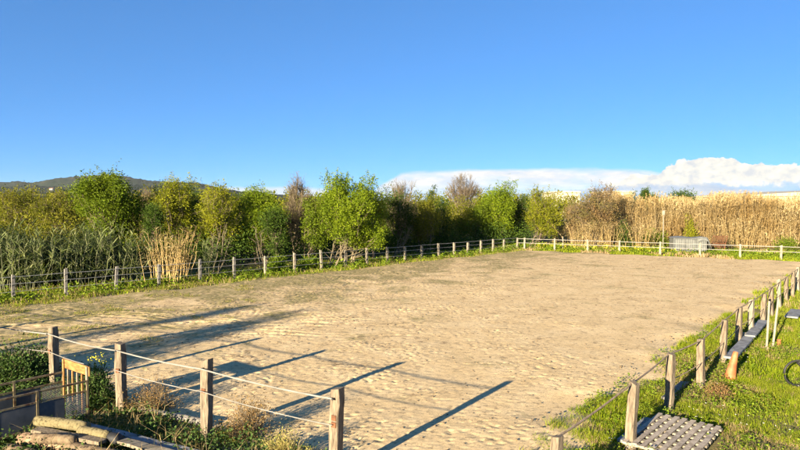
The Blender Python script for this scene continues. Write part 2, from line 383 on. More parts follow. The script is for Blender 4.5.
def ground():
    m, nt, out = newmat('soil_and_turf')
    n1 = noise(nt, .25, 8, .65); n2 = noise(nt, 3, 6, .7)
    c = ramp(nt, n1, [(.35, (.10, .10, .03)), (.5, (.14, .13, .045)), (.65, (.2, .165, .08))])
    c = mix(nt, c, (.24, .18, .11), ramp(nt, n2, [(.5, 0.0), (.7, .7)]))
    b = nt.nodes.new('ShaderNodeBsdfPrincipled'); nt.links.new(c, b.inputs['Base Color']); b.inputs['Roughness'].default_value = .95; b.inputs['Specular IOR Level'].default_value = .1
    bp = nt.nodes.new('ShaderNodeBump'); bp.inputs['Strength'].default_value = .8; bp.inputs['Distance'].default_value = .04
    nt.links.new(noise(nt, 9, 6, .7), bp.inputs['Height']); nt.links.new(bp.outputs[0], b.inputs['Normal']); nt.links.new(b.outputs[0], out.inputs[0])
    rad = [0.0] + list(np.geomspace(2, 6500, 130)); na = 220
    V = []; Q = []
    a = np.arange(na) * 2 * math.pi / na
    for r in rad: V.append(np.stack([np.cos(a) * r, np.sin(a) * r, np.full(na, -.05)], -1))
    V = np.concatenate(V)
    h = .02 * np.sin(V[:, 0] * 1.3 + np.sin(V[:, 1] * .9)) + .02 * np.sin(V[:, 1] * 1.7 + 2)
    inside = poly_dist(V[:, 0], V[:, 1]); h = np.where(inside > -.3, -.06, h); V[:, 2] += h
    for i in range(len(rad) - 1):
        j = np.arange(na); j2 = (j + 1) % na
        Q.append(np.stack([i * na + j, (i + 1) * na + j, (i + 1) * na + j2, i * na + j2], -1))
    return quads('ground', V, np.concatenate(Q), m, smooth=True)
tag(ground(), kind='structure')

# ------------------------------------------------------------------ hills
def hills():
    m, nt, out = newmat('wooded_hillside')
    n1 = noise(nt, .006, 8, .6); n2 = noise(nt, .03, 5, .7)
    c = ramp(nt, n1, [(.38, (.012, .022, .014)), (.52, (.02, .03, .018)), (.6, (.045, .045, .028)), (.7, (.08, .07, .045))])
    c = mix(nt, c, (.012, .022, .01), ramp(nt, n2, [(.45, 0.0), (.6, .8)]))
    b = nt.nodes.new('ShaderNodeBsdfPrincipled'); nt.links.new(c, b.inputs['Base Color']); b.inputs['Roughness'].default_value = .95; b.inputs['Specular IOR Level'].default_value = .05
    nt.links.new(b.outputs[0], out.inputs[0])
    pxs = [-260, -120, -60, -20, 0, 18, 32, 50, 75, 92, 110, 125, 140, 153, 175, 200, 222, 245, 280, 330, 380, 430]
    pys = [186, 180, 183, 182, 182.5, 181.3, 183, 179.6, 176.5, 175.6, 174.6, 176, 179, 181.0, 181.8, 183, 188, 192, 196, 197.5, 200.5, 203]
    def layer(d0, prof, seed, zs, rough):
        u = np.linspace(-260, 430, 340); y = np.interp(u, *prof)
        top = (HY - y) / F * d0 + H
        r = np.random.default_rng(seed)
        ph = r.uniform(0, 6, 6)
        X = []; 
        ks = np.linspace(0, 1, 26)
        for kk in ks:
            d = d0 - 700 * (1 - kk)
            zz = top * (kk ** 1.15) + zs * np.sin(u * .05 + ph[0] + kk * 5) * (1 - kk) * kk * 4 + r.normal(size=u.shape) * rough * kk
            X.append(np.stack([(u - CX) / F * d0 * (d / d0) + 0 * u, np.full_like(u, d), zz - (1 - kk) * 3], -1))
        for q, kk in enumerate((.15, .4)):
            X.append(np.stack([(u - CX) / F * d0, np.full_like(u, d0 + 900 * kk), top * (1 - kk) - 5], -1))
        V = np.concatenate(X); n = len(u); rows = len(X); idx = np.arange(n * rows).reshape(rows, n)
        Q = np.stack([idx[:-1, :-1], idx[:-1, 1:], idx[1:, 1:], idx[1:, :-1]], -1)
        return quads('hills', V, Q, m, smooth=True)
    tag(layer(3100, (pxs, pys), 3, 14, 1.6), kind='structure')
    px2 = [-260, -60, 0, 30, 60, 90, 120, 160, 220, 300, 430]; py2 = [190, 186, 187, 185.5, 187, 186.5, 184.5, 186, 189.5, 196, 203.5]
    tag(layer(2100, (px2, py2), 4, 8, 1.2), kind='structure')
    d = 1900; hs = empty('farmhouse', (gx(52, d), d, gz(190, d)))
    tag(hs, 'small pale farmhouse far off on the wooded hillside', 'house')
    b = MB(); b.box((0, 0, 2.2), (11, 8, 5)); b.build('wall', M['wall_white'], hs)
    b = MB(); b.v = [(-7, -5, 4.52), (7, -5, 4.52), (7, 5, 4.52), (-7, 5, 4.52), (-7, 0, 6.3), (7, 0, 6.3)]
    b.f = [(0, 1, 5, 4), (2, 3, 4, 5), (0, 4, 3), (1, 2, 5), (3, 2, 1, 0)]; b.build('roof', M['roof_tile'], hs)
    for x in (-5.5, -1, 4): 
        b = MB(); b.box((x, -4.06, 2.4), (1.6, .12, 2.2)); b.build('window', M['glass'], hs)
hills()

# ------------------------------------------------------------------ trees
def make_tree(name, label, x, y, blobs, leaf, trunk='trunk', nclu=90, nleaf=70, lsize=.13, sig=.3, stems=1, trunk_r=.11, lean=0, seed=1,
              group=None, cat='tree', shell=.5, spikes=.35, tall=.5, twigfan=0, crown_name='crown', zmin=.6):
    """blobs: (dx, dy, z, rx, ry, rz)"""
    r = np.random.default_rng(seed)
    root = empty(name, (x, y, -.08)); tag(root, label, cat, group)
    bl = np.array(blobs, float); vol = bl[:, 3] * bl[:, 4] * bl[:, 5]; pick = r.choice(len(bl), nclu, p=vol / vol.sum())
    d = rdir(nclu, r); rad = r.uniform(shell, 1.0, nclu)[:, None] ** .6
    C = bl[pick, :3] + d * rad * bl[pick, 3:6]
    C[:, 2] = np.maximum(C[:, 2], zmin)
    top = (bl[:, 2] + bl[:, 5]).max()
    acc = Acc(); ttop = top * .78
    cx, cy = np.average(bl[:, 0], weights=vol), np.average(bl[:, 1], weights=vol)
    bases = []
    for s in range(stems):
        a = r.uniform(0, 6.28); sp = 0 if stems == 1 else r.uniform(.15, .45)
        b0 = np.array([math.cos(a) * sp, math.sin(a) * sp, -.1])
        e = np.array([cx * .7 + (math.cos(a) * (1.2 if stems > 1 else .1)) * .7 + lean, cy * .7 + math.sin(a) * (.7 if stems > 1 else .1), ttop * r.uniform(.8, 1.05)])
        L = bend_line(b0[None], e[None], 9, 0, .06 * (1 if stems == 1 else 1.3), r)[0]
        rr = trunk_r * (1 if stems == 1 else .62) * np.linspace(1, .18, 9); rr[0] *= 1.3
        tubes(acc, L[None], rr[None], 8); bases.append(L)
    # limbs from stems to clusters
    P0 = []
    for c in C:
        L = bases[r.integers(len(bases))]; zt = min(c[2] * r.uniform(.35, .75), L[-1, 2]); i = np.argmin(np.abs(L[:, 2] - zt)); P0.append(L[i])
    P0 = np.array(P0); B = bend_line(P0, C, 6, .0, .07, r); ln = np.linalg.norm(C - P0, axis=1)
    B[:, 1:-1, 2] -= (np.sin(np.linspace(0, 1, 6)[1:-1] * math.pi)[None] * ln[:, None] * .12)
    rr = np.clip(ln * .014, .012, .05)[:, None] * np.linspace(1, .3, 6)[None]
    tubes(acc, B, rr, 4)
    acc.build('trunk', M[trunk], root, smooth=True)
    la = Acc()
    if nleaf:
        w = r.uniform(.45, 1.5, nclu); cnt = (nleaf * 1.9 * w).astype(int); own = np.repeat(np.arange(nclu), cnt); n = len(own)
        sg = sig * w[own][:, None] ** .5
        off = np.clip(r.normal(size=(n, 3)), -1.6, 1.6) * sg * np.array([1, 1, .75])
        P = C[own] + off
        # upright shoots
        k = r.random(n) < spikes * .35; sdir = nrm(r.normal(size=(nclu, 3)) * .45 + np.array([0, 0, 1]))[own]
        P[k] = C[own][k] + sdir[k] * (r.random(k.sum()) * sig * 3.2)[:, None] + r.normal(size=(k.sum(), 3)) * .05
        A = nrm(off + r.normal(size=(n, 3)) * .25) + np.array([0, 0, -.15])
        lsize_ = lsize * .84; leaves(la, P, A, lsize_ * r.uniform(.45, 1.5, n), lsize_ * .62 * r.uniform(.6, 1.3, n), r)
        if n: la.build(crown_name, M[leaf], root)
    if twigfan:
        out = nrm(C - np.array([cx, cy, top * .45])); own = np.repeat(np.arange(nclu), twigfan); n = len(own)
        dr = nrm(out[own] * .9 + r.normal(size=(n, 3)) * .45 + np.array([0, 0, .55])); L = r.uniform(.35, 1.1, n)[:, None]
        st = C[own] - out[own] * r.uniform(0, .5, n)[:, None]
        T = bend_line(st, st + dr * L, 4, 0, .03, r); ta = Acc(); tubes(ta, T, np.array([[.013, .011, .008, .004]]).repeat(n, 0), 3)
        # side twigs
        n2 = n * 2; s2 = T[:, 1:3].reshape(-1, 3); d2 = nrm(dr.repeat(2, 0) + r.normal(size=(n2, 3)) * .7)
        T2 = bend_line(s2, s2 + d2 * r.uniform(.15, .5, n2)[:, None], 3, 0, .02, r); tubes(ta, T2, np.array([[.009, .007, .003]]).repeat(n2, 0), 3)
        ta.build('twigs', M['twig'], root)
    return root

def T(px, d, top, half, low, leaf, label, name='tree', **kw):
    """tree from photo column px at depth d: top row, half width in photo pixels, row where the crown ends"""
    x = gx(px, d); zt = gz(top, d) + .1; zl = max(.5, gz(low, d)); rx = half / F * d; s = kw.get('seed', 1); r = random.Random(s * 31)
    zc = (zt + zl) / 2; rz = (zt - zl) / 2
    bl = [(0, 0, zc - rz * .02, rx * .72, rx * .72, rz * .84)]
    for i in range(5):
        a = i * 1.256 + r.uniform(-.4, .4); q = r.uniform(.35, .6)
        bl.append((math.cos(a) * rx * .58, math.sin(a) * rx * .58, zc + r.uniform(-.55, .35) * rz, rx * q, rx * q, rz * r.uniform(.3, .5)))
    for i in range(6):
        bl.append((r.uniform(-.62, .62) * rx, r.uniform(-.5, .3) * rx, zt - rz * r.uniform(.24, .55), rx * .2, rx * .2, rz * r.uniform(.26, .4)))
    return make_tree(name, label, x, d, bl, leaf, **kw)

# the tree belt behind the left-hand fence, from left to right
TREES = 'trees in the belt behind the arena'
T(106, 41, 171, 31, 243, 'lf_mid', 'bushy round green tree standing clear of the scrub, leftmost full tree against the hill', seed=3, nclu=150, nleaf=120, sig=.33, lsize=.15, group=TREES, trunk_r=.14)
T(20, 60, 190, 34, 226, 'lf_olive', 'brownish olive tree at the left edge of the photo below the hill', seed=4, nclu=90, nleaf=80, sig=.42, lsize=.17, twigfan=3, group=TREES)
T(62, 56, 192, 30, 226, 'lf_olive', 'low olive brown tree just left of the round green tree', seed=5, nclu=80, nleaf=70, sig=.4, lsize=.17, twigfan=3, group=TREES)
T(142, 52, 187, 15, 235, 'lf_brown', 'thin brown half bare tree between the round green tree and the yellow green one', seed=6, nclu=45, nleaf=22, sig=.35, twigfan=8, group=TREES)
T(172, 43, 175, 26, 244, 'lf_yellow', 'yellow green tree rising above the fan of dry canes', seed=7, nclu=120, nleaf=85, sig=.28, twigfan=2, group=TREES, spikes=.6, stems=2, trunk='trunk_pale')
T(153, 39, 203, 9, 245, 'lf_dark', 'narrow dark evergreen in front of the yellow green tree', name='evergreen_tree', seed=8, nclu=50, nleaf=80, sig=.2, lsize=.11, group=TREES)
T(190, 47, 184, 15, 240, 'lf_dark', 'dark green tree wedged between two yellow green trees', seed=9, nclu=55, nleaf=80, sig=.28, group=TREES)
T(218, 42, 179, 24, 250, 'lf_yellow', 'loose yellow green tree with several pale thin trunks', seed=10, nclu=110, nleaf=70, sig=.28, stems=4, trunk='trunk_pale', twigfan=2, group=TREES, spikes=.6)
T(241, 48, 190, 12, 245, 'lf_mid', 'slim mid green tree half hidden between two broader crowns', seed=11, nclu=50, nleaf=70, sig=.28, group=TREES)
T(262, 44, 182, 21, 252, 'lf_bright', 'rounded fresh green tree left of the bare brown tree', seed=12, nclu=110, nleaf=90, sig=.28, stems=2, group=TREES)
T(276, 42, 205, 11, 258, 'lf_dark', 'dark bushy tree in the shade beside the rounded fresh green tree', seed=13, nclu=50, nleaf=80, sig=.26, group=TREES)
T(300, 45, 178, 17, 240, 'lf_brown', 'bare brown tree with upright twigs left of the brightest tree', name='bare_tree', seed=14, nclu=80, nleaf=5, sig=.4, twigfan=14, trunk='trunk_pale', stems=3, group=TREES)
T(316, 43, 196, 12, 252, 'lf_mid', 'small leafy tree under the left side of the brightest tree', seed=15, nclu=50, nleaf=70, sig=.26, group=TREES, trunk='trunk_pale', stems=2)
T(349, 43.5, 175, 36, 253, 'lf_bright', 'brightest yellow green tree with several leaning stems, right behind the fence', seed=16, nclu=190, nleaf=95, sig=.27, lsize=.14, stems=6, trunk='trunk_pale', trunk_r=.15, group=TREES, spikes=.7)
T(373, 48, 183, 13, 250, 'lf_yellow', 'thin yellow green tree at the right side of the brightest tree', seed=17, nclu=55, nleaf=70, sig=.26, group=TREES)
T(398, 52, 186, 19, 248, 'lf_dark', 'dark olive tree right of the brightest tree, behind leaning grey stems', seed=18, nclu=85, nleaf=85, sig=.32, group=TREES, twigfan=2)
T(404, 58, 180, 14, 225, 'lf_brown', 'bare twiggy crown showing above the dark olive tree', name='bare_tree', seed=19, nclu=60, nleaf=4, sig=.4, twigfan=12, group=TREES)
T(424, 53, 193, 17, 248, 'lf_olive', 'dull olive tree leaning over the fence between two dark crowns', seed=20, nclu=85, nleaf=80, sig=.3, group=TREES, stems=4, trunk='trunk_pale')
T(432, 66, 187, 4, 215, 'lf_dark', 'thin pointed conifer tip above the olive trees', name='conifer_tree', seed=21, nclu=30, nleaf=50, sig=.16, group=TREES)
T(441, 57, 197, 13, 246, 'lf_dark', 'dark tree below and left of the large bare crown', seed=22, nclu=60, nleaf=80, sig=.3, group=TREES)
T(464, 76, 174, 20, 205, 'lf_brown', 'large bare pinkish brown crown standing above the far trees', name='bare_tree', seed=23, nclu=110, nleaf=2, sig=.4, twigfan=9, group=TREES, trunk_r=.2, shell=.2)
T(461, 62, 198, 14, 247, 'lf_olive', 'olive tree under the large bare crown', seed=24, nclu=70, nleaf=80, sig=.34, lsize=.16, group=TREES, stems=3, trunk='trunk_pale')
T(477, 63, 200, 12, 246, 'lf_mid', 'mid green tree just left of the bright round far tree', seed=25, nclu=60, nleaf=70, sig=.34, lsize=.16, group=TREES)
T(498, 64, 184, 21, 240, 'lf_bright', 'bright green full tree near the far left corner of the arena', seed=26, nclu=130, nleaf=95, sig=.36, lsize=.18, group=TREES, trunk_r=.17)
T(517, 66, 199, 11, 243, 'lf_dark', 'dark tree in the gap right of the bright green full tree', seed=27, nclu=55, nleaf=80, sig=.34, lsize=.16, group=TREES)
T(541, 65, 192, 19, 238, 'lf_yellow', 'willowy yellow olive tree left of the brown leafless tree', seed=28, nclu=95, nleaf=75, sig=.34, lsize=.16, group=TREES, spikes=.7, twigfan=2)
T(524, 80, 194, 5, 212, 'lf_dark', 'thin dark conifer seen behind the willowy tree', name='conifer_tree', seed=29, nclu=30, nleaf=50, sig=.2, group=TREES)
T(572, 66, 203, 12, 240, 'lf_brown', 'dull brown bush at the left foot of the brown leafy tree', seed=30, nclu=60, nleaf=60, sig=.34, twigfan=4, group=TREES)
T(597, 60, 189.5, 26, 236, 'lf_brown', 'broad brown dry leaved tree in front of the pale warehouses', seed=31, nclu=150, nleaf=65, sig=.38, lsize=.15, twigfan=7, group=TREES, trunk_r=.17)
T(644, 92, 188, 4.5, 214, 'lf_dark', 'dark pointed cypress rising above the dry canes', name='cypress_tree', seed=32, nclu=60, nleaf=70, sig=.22, lsize=.18)
T(632, 96, 194, 8, 214, 'lf_dark', 'low dark tree left of the cypress, behind the dry canes', seed=33, nclu=50, nleaf=70, sig=.4, lsize=.2)
T(653, 96, 194, 7, 214, 'lf_mid', 'low dark green tree right of the cypress, behind the dry canes', seed=34, nclu=50, nleaf=70, sig=.4, lsize=.2)
T(680, 86, 192.5, 13, 210, 'lf_dark', 'dark green tree top showing over the canes above the metal trough', seed=35, nclu=60, nleaf=70, sig=.4, lsize=.2)

# thin leaning bare stems by the fence
def leaning(px, d, py_top, dx, n, label, seed, group=None):
    r = np.random.default_rng(seed); root = empty('leaning_sapling', (gx(px, d), d, -.06)); tag(root, label, 'tree', group)
    a = Acc(); h = gz(py_top, d)
    b = np.zeros((n, 3)); b[:, 0] = r.uniform(-.3, .3, n); b[:, 1] = r.uniform(-.2, .2, n)
    e = b + np.stack([dx * r.uniform(.3, 1.2, n), r.uniform(-.5, .5, n), h * r.uniform(.6, 1.05, n)], 1)
    tubes(a, bend_line(b, e, 6, 0, .05, r), np.array([[.05, .045, .038, .03, .02, .008]]).repeat(n, 0) * r.uniform(.7, 1.1, n)[:, None], 6)
    own = np.repeat(np.arange(n), 9); t = r.uniform(.35, 1, len(own))[:, None]; s = b[own] * (1 - t) + e[own] * t
    dd = nrm(r.normal(size=(len(own), 3)) + np.array([dx * .4, 0, 1.0])) * r.uniform(.3, .8, len(own))[:, None]
    tubes(a, bend_line(s, s + dd, 4, 0, .03, r), np.array([[.014, .012, .008, .004]]).repeat(len(own), 0), 3)
    a.build('trunk', M['trunk_pale'], root, smooth=True)
leaning(330, 41, 238, 1.0, 5, 'pale bare sapling stems leaning right at the foot of the brightest tree', 1)
leaning(395, 48.5, 225, 1.6, 5, 'pale grey stems fanning out over the left fence at mid length', 2)
leaning(531, 58.5, 231, .9, 5, 'white forked bare stems at the far corner of the fence', 3)
leaning(213, 37, 225, .5, 4, 'thin pale upright stems in the shade below the loose yellow green tree', 4)
leaning(262, 39, 222, -.6, 4, 'two thin crossing pale stems below the rounded fresh green tree', 5)

# scrub filling under and behind the belt
def scrub(name, label, regions, mat, lsize, seed, dens):
    r = np.random.default_rng(seed); acc = Acc()
    for (pa, pb, h0, h1, w0, w1) in regions:        # line pa->pb, offset range w0..w1 away, height range
        pa = np.array(pa, float); pb = np.array(pb, float); L = np.linalg.norm(pb - pa); t = (pb - pa) / L; nn = np.array([-t[1], t[0]])
        nc = int(L * (w1 - w0) * dens); s = r.uniform(0, L, nc); w = r.uniform(w0, w1, nc)
        hh = (h0 + (h1 - h0) * r.random(nc)) * (.75 + .25 * np.sin(s * .9 + 2 * np.sin(s * .37) + w * .5))
        cz = hh * r.uniform(.1, 1, nc) ** .6
        C = np.stack([pa[0] + t[0] * s + nn[0] * w, pa[1] + t[1] * s + nn[1] * w, cz], 1)
        own = np.repeat(np.arange(nc), 42); n = len(own); off = r.normal(size=(n, 3)) * np.array([.38, .38, .3])
        P = C[own] + off; P[:, 2] = np.abs(P[:, 2])
        leaves(acc, P, nrm(off + r.normal(size=(n, 3)) * .3 + np.array([0, 0, .25])), lsize * r.uniform(.6, 1.5, n), lsize * .55 * r.uniform(.6, 1.3, n), r)
    o = acc.build(name, M[mat]); tag(o, label, 'undergrowth', kind='stuff'); return o
P_ = lambda px, d: (gx(px, d), d)
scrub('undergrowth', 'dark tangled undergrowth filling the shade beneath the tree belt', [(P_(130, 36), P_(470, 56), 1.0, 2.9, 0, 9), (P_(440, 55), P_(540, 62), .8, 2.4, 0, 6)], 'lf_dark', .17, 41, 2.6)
scrub('undergrowth', 'olive and brown scrub behind the green canes and between the trunks', [(P_(-60, 45), P_(150, 52), 2.0, 4.6, 0, 16), (P_(130, 48), P_(480, 66), 2.0, 4.6, 0, 14), (P_(430, 66), P_(580, 70), 1.5, 4.2, 0, 8)], 'lf_olive', .2, 42, 1.5)
scrub('undergrowth', 'fresher green growth between the trunks of the belt', [(P_(135, 39), P_(480, 60), 1.8, 4.0, 0, 6)], 'lf_mid', .17, 44, 1.3)
scrub('far_woodland', 'far off olive green woodland between the tree belt and the hills', [(P_(-200, 90), P_(600, 110), 4.5, 7.0, 0, 22)], 'lf_olive', .42, 43, .9)

# ------------------------------------------------------------------ canes
def canes(name, label, bx, by, h, nleaf, stemmat, leafmat_, lean, seed, plume=False, leaf_len=(.3, .6), leaf_w=.04, cat='canes', kind=None, group=None, lo=.2, droop=-.5, rad=.012, fan=None):
    r = np.random.default_rng(seed); n = len(bx)
    c0 = np.array([bx.mean(), by.mean()]); root = None
    b = np.stack([bx, by, np.full(n, -.08)], 1); ld = r.normal(size=(n, 2)) * lean
    if fan is not None: ld = ld + (np.stack([bx, by], 1) - c0) * fan
    tip = b + np.concatenate([ld * h[:, None], h[:, None]], 1)
    C = bend_line(b, tip, 5, 0, .045, r)
    C[:, 3:, :2] += ld[:, None, :] * np.array([.1, .35])[None, :, None] * h[:, None, None]
    sa = Acc(); tubes(sa, C, np.array([[1, .9, .75, .5, .2]]).repeat(n, 0) * rad * r.uniform(.7, 1.2, n)[:, None], 3)
    la = Acc(); own = np.repeat(np.arange(n), nleaf); m = len(own); t = r.uniform(lo, 1, m)
    seg = np.clip((t * 4).astype(int), 0, 3); fr = (t * 4 - seg)[:, None]; P = C[own, seg] * (1 - fr) + C[own, seg + 1] * fr
    az = r.uniform(0, 6.283, m); el = r.uniform(.35, 1.1, m); dirv = np.stack([np.cos(az) * np.cos(el), np.sin(az) * np.cos(el), np.sin(el)], 1)
    L = r.uniform(*leaf_len, m) * (1 - .3 * t); W = leaf_w * r.uniform(.6, 1.2, m)
    p1 = P + dirv * (L * .5)[:, None]; d2 = dirv + np.array([0, 0, droop]); p2 = p1 + nrm(d2) * (L * .5)[:, None]
    S = nrm(np.cross(dirv, rdir(m, r) * .5 + np.array([0, 0, 1.])))
    ribbons(la, np.stack([P, p1, p2], 1), np.stack([W * .6, W, W * .08], 1), S)
    if plume:
        k = r.random(n) < .45; tp = C[k, -1]; q = np.repeat(np.arange(k.sum()), 14); u = r.random(len(q)); s0 = tp[q] + np.array([0, 0, 1.]) * (u * .45 - .1)[:, None]
        dd = nrm(r.normal(size=(len(q), 3)) * .45 + np.array([.3, 0, 1.])); LL = r.uniform(.12, .28, len(q))
        leaves(la, s0, dd, LL, .035, r)
    if kind:
        # one countless mass: stems and leaves in one object
        sa2 = Acc(); sa2.V = sa.V + la.V; off = sum(len(v) for v in sa.V); sa2.Q = sa.Q + [q + off for q in la.Q]
        o = sa2.build(name, M[leafmat_]); tag(o, label, cat, kind=kind); return o
    z = empty(name, (c0[0], c0[1], -.05)); tag(z, label, cat, group)
    for a in (sa, la):
        a.V = [v - np.array([c0[0], c0[1], -.05]) for v in a.V]
    sa.build('stems', M[stemmat], z); la.build('leaves', M[leafmat_], z); return z

r = np.random.default_rng(77)
# green cane thicket beyond the left fence
def strip(px0, d0, px1, d1, w0, w1, n, r):
    a = np.array(P_(px0, d0)); b = np.array(P_(px1, d1)); L = b - a; nn = np.array([-L[1], L[0]]) / np.linalg.norm(L)
    t = r.random(n); w = r.uniform(w0, w1, n); Q = a + L * t[:, None] + nn * w[:, None]; return Q[:, 0], Q[:, 1], t, w
bx, by, t, w = strip(-60, 27.5, 146, 33.5, 1.2, 7.5, 1050, r)
h = (1.75 + .75 * r.random(1050)) * (.85 + .2 * np.sin(t * 23 + np.sin(t * 9) * 2)) + w * .10
canes('green_cane_thicket', 'grey green giant canes in a thick mass behind the left fence', bx, by, h, 17, 'cane_stem_green', 'cane_green', .10, 5, leaf_len=(.35, .75), leaf_w=.055, kind='stuff', droop=-.35, rad=.014, lo=.12)
# taller feathery shoots that stand out in front of it
def clump(px, d, py, n, spread, label, seed, green=True, lean=.12, fan=None, nleaf=16, name=None, **kw):
    r = np.random.default_rng(seed); x = gx(px, d) + r.normal(size=n) * spread; y = d + r.normal(size=n) * spread * .6
    h = (gz(py, d) + .1) * r.uniform(.72, 1.0, n)
    if green: return canes(name or 'cane_clump', label, x, y, h, nleaf, 'cane_stem_green', 'cane_shoot', lean, seed, leaf_len=(.4, .8), leaf_w=.05, droop=-.15, lo=.15, rad=.016, fan=fan, **kw)
    return canes(name or 'dry_cane_clump', label, x, y, h, nleaf, 'cane_stem', 'cane_dry', lean, seed, leaf_len=(.25, .5), leaf_w=.04, droop=-.7, lo=.25, rad=.016, fan=fan, **kw)
for i_, (px_, py_, lab_) in enumerate(((4, 219, 'pale green cane clump cut by the left edge of the photo'), (16, 224, 'second pale green cane clump from the left edge, just above the leftmost far post'),
        (30, 230, 'third pale green cane clump from the left, in the gap after the leftmost post'), (44, 221, 'tall pale cane clump midway between the first and second left posts'),
        (60, 228, 'feathery cane clump behind the second fence post from the left'), (74, 233, 'low arching cane clump just right of the second left post'),
        (86, 226, 'tall cane clump below the left side of the round green tree'), (99, 222, 'tallest cane clump, fanning out below the round green tree'),
        (112, 231, 'cane clump right behind the third fence post from the left'), (123, 227, 'pale cane clump right of the third left post'),
        (134, 236, 'low cane clump touching the fan of dry canes'), (205, 240, 'sparse cane clump in the shade right of the dry cane fan'))):
    clump(px_, 29.2 + px_ * .032, py_, 6 + (i_ * 5) % 4, .26, lab_, 51 + i_ * 7, fan=.35, lean=.09, nleaf=20)
clump(168, 33.5, 226, 70, .5, 'fan of straw coloured dry canes behind the left fence', 56, green=False, lean=.10, fan=.17, nleaf=11)
clump(583, 57, 221, 60, .6, 'pale dry cane tuft spreading below the brown leafy tree', 57, green=False, fan=.25)
clump(609, 57.5, 218, 55, .55, 'dry cane fan left of the dark gap in the canes', 58, green=False, fan=.15)
clump(641, 57.5, 218, 55, .6, 'dry cane fan between the dark gap and the lamp post', 59, green=False, fan=.2)
clump(737, 60, 214, 60, .9, 'dense dry cane clump right of the rusty hay rack', 60, green=False, fan=.12)
# great dry thicket
n = 7600
bx, by, t, w = strip(617, 63.2, 905, 58, 0, 8, n, r)
kk = r.random(n) < np.clip(.75 + .5 * np.sin(bx * 1.1 + 1.5 * np.sin(by * .8)) + .3 * np.sin(bx * 2.7 + by), .12, 1)
bx, by, t, w = bx[kk], by[kk], t[kk], w[kk]; n = len(bx)
h = 3.9 + .9 * r.random(n) ** 1.5 + .35 * np.sin(t * 31 + 3 * np.sin(t * 7)) + .25 * np.sin(bx * 1.1 + 1.5 * np.sin(by * .8)) + .04 * w
canes('dry_cane_thicket', 'tall straw coloured dry canes in a long thick stand beyond the far fence', bx, by, h, 15, 'cane_stem', 'cane_dry', .085, 6, plume=True, leaf_len=(.35, .8), leaf_w=.05, kind='stuff', droop=-.7, rad=.022, lo=.08)
n = 260
bx, by, t, w = strip(555, 66, 640, 65, 0, 4, n, r)
canes('dry_cane_thicket', 'thinner dry canes growing around the brown leafy tree', bx, by, 2.2 + .9 * r.random(n), 10, 'cane_stem', 'cane_dry', .07, 8, plume=True, kind='stuff', rad=.018)
# green bushes in the gaps of the dry canes
def bush(name, label, x, y, rx, rz, leaf, seed, n=900, ls=.05, cat='bush', group=None, tw=40, z0=0.0, twm='twig', ry=None):
    r = np.random.default_rng(seed); root = empty(name, (x, y, -.06 + z0)); tag(root, label, cat, group); ry = ry or rx
    a = Acc(); e = rdir(tw, r); e[:, 2] = np.abs(e[:, 2]) + .25; e = nrm(e) * np.array([rx, ry, rz * 1.05]) * r.uniform(.6, 1.0, tw)[:, None]
    tubes(a, bend_line(np.zeros((tw, 3)) + r.normal(size=(tw, 3)) * np.array([rx * .15, rx * .15, 0]), e, 5, 0, .03 * rx, r), np.array([[1, .8, .6, .4, .2]]).repeat(tw, 0) * max(.004, rx * .012), 3)
    a.build('stems', M[twm], root)
    own = r.integers(0, tw, n); u = r.uniform(.45, 1.05, n)[:, None]; P = e[own] * u + r.normal(size=(n, 3)) * rx * .12; P[:, 2] = np.abs(P[:, 2])
    la = Acc(); leaves(la, P, nrm(e[own]) + r.normal(size=(n, 3)) * .5, ls * r.uniform(.6, 1.4, n), ls * .5 * r.uniform(.6, 1.3, n), r)
    la.build('leaves', M[leaf], root); return root
bush('bush', 'dark green bush filling the gap left of the lamp post', gx(655, 60), 60, 1.6, 2.0, 'lf_mid', 61, 2600, .16)
bush('bush', 'very dark bush in the gap of the dry canes behind the far fence', gx(625, 57.8), 58, 1.0, 2.7, 'lf_dark', 62, 2200, .15)
bush('bush', 'green shrub climbing among the dry canes above the metal trough', gx(688, 62), 61.6, 1.0, 3.6, 'lf_yellow', 63, 1500, .15)
bush('bush', 'low green bush at the foot of the dry canes near the right edge', gx(790, 55), 55.5, 1.3, 1.3, 'lf_mid', 64, 1800, .14)
bush('bush', 'brown twiggy bush right behind the rusty hay rack', gx(720, 58), 58, 1.6, 1.9, 'lf_brown', 65, 1600, .12, tw=160)
bush('bush', 'round dark green bush against the left fence below the fresh green tree', gx(275, 38), 38.2, .8, 1.1, 'weed', 66, 2600, .13)
bush('bush', 'pale green bush between posts at the foot of the brightest tree', gx(310, 40.5), 40.5, .9, .9, 'weed', 67, 1800, .13)

# ------------------------------------------------------------------ buildings beyond
def warehouse(px0, px1, d, py, depth, mat, label, drop=0, extra=0):
    x0, x1 = gx(px0, d), gx(px1, d); zt = gz(py, d); w = x1 - x0
    o = empty('warehouse', (x0, d, -.05)); tag(o, label, 'warehouse')
    b = MB(); b.box((w / 2, depth / 2, zt / 2), (w, depth, zt)); b.build('wall', M[mat], o)
    b = MB(); b.v = [(-.3, -.3, zt + .003), (w + .3, -.3, zt + .003), (w + .3, depth + .3, zt + .003), (-.3, depth + .3, zt + .003), (-.3, -.3, zt + .35), (w + .3, -.3, zt + .35 + drop), (w + .3, depth + .3, zt + .35 + drop), (-.3, depth + .3, zt + .35)]
    b.f = [(3, 2, 1, 0), (4, 5, 6, 7), (0, 1, 5, 4), (1, 2, 6, 5), (2, 3, 7, 6), (3, 0, 4, 7)]; b.build('roof', M[mat] if extra else M['roof_grey'], o)
    nb = max(2, int(w / 5))
    for i in range(nb + 1):
        b = MB(); b.box((i * w / nb, -.06, zt / 2), (.18, .1, zt - .1)); b.build('pilaster', M[mat], o)
    for i in range(nb):
        b = MB(); b.box(((i + .5) * w / nb, -.04, zt * .55), (w / nb * .5, .06, zt * .16)); b.build('window', M['glass'], o)
    return o
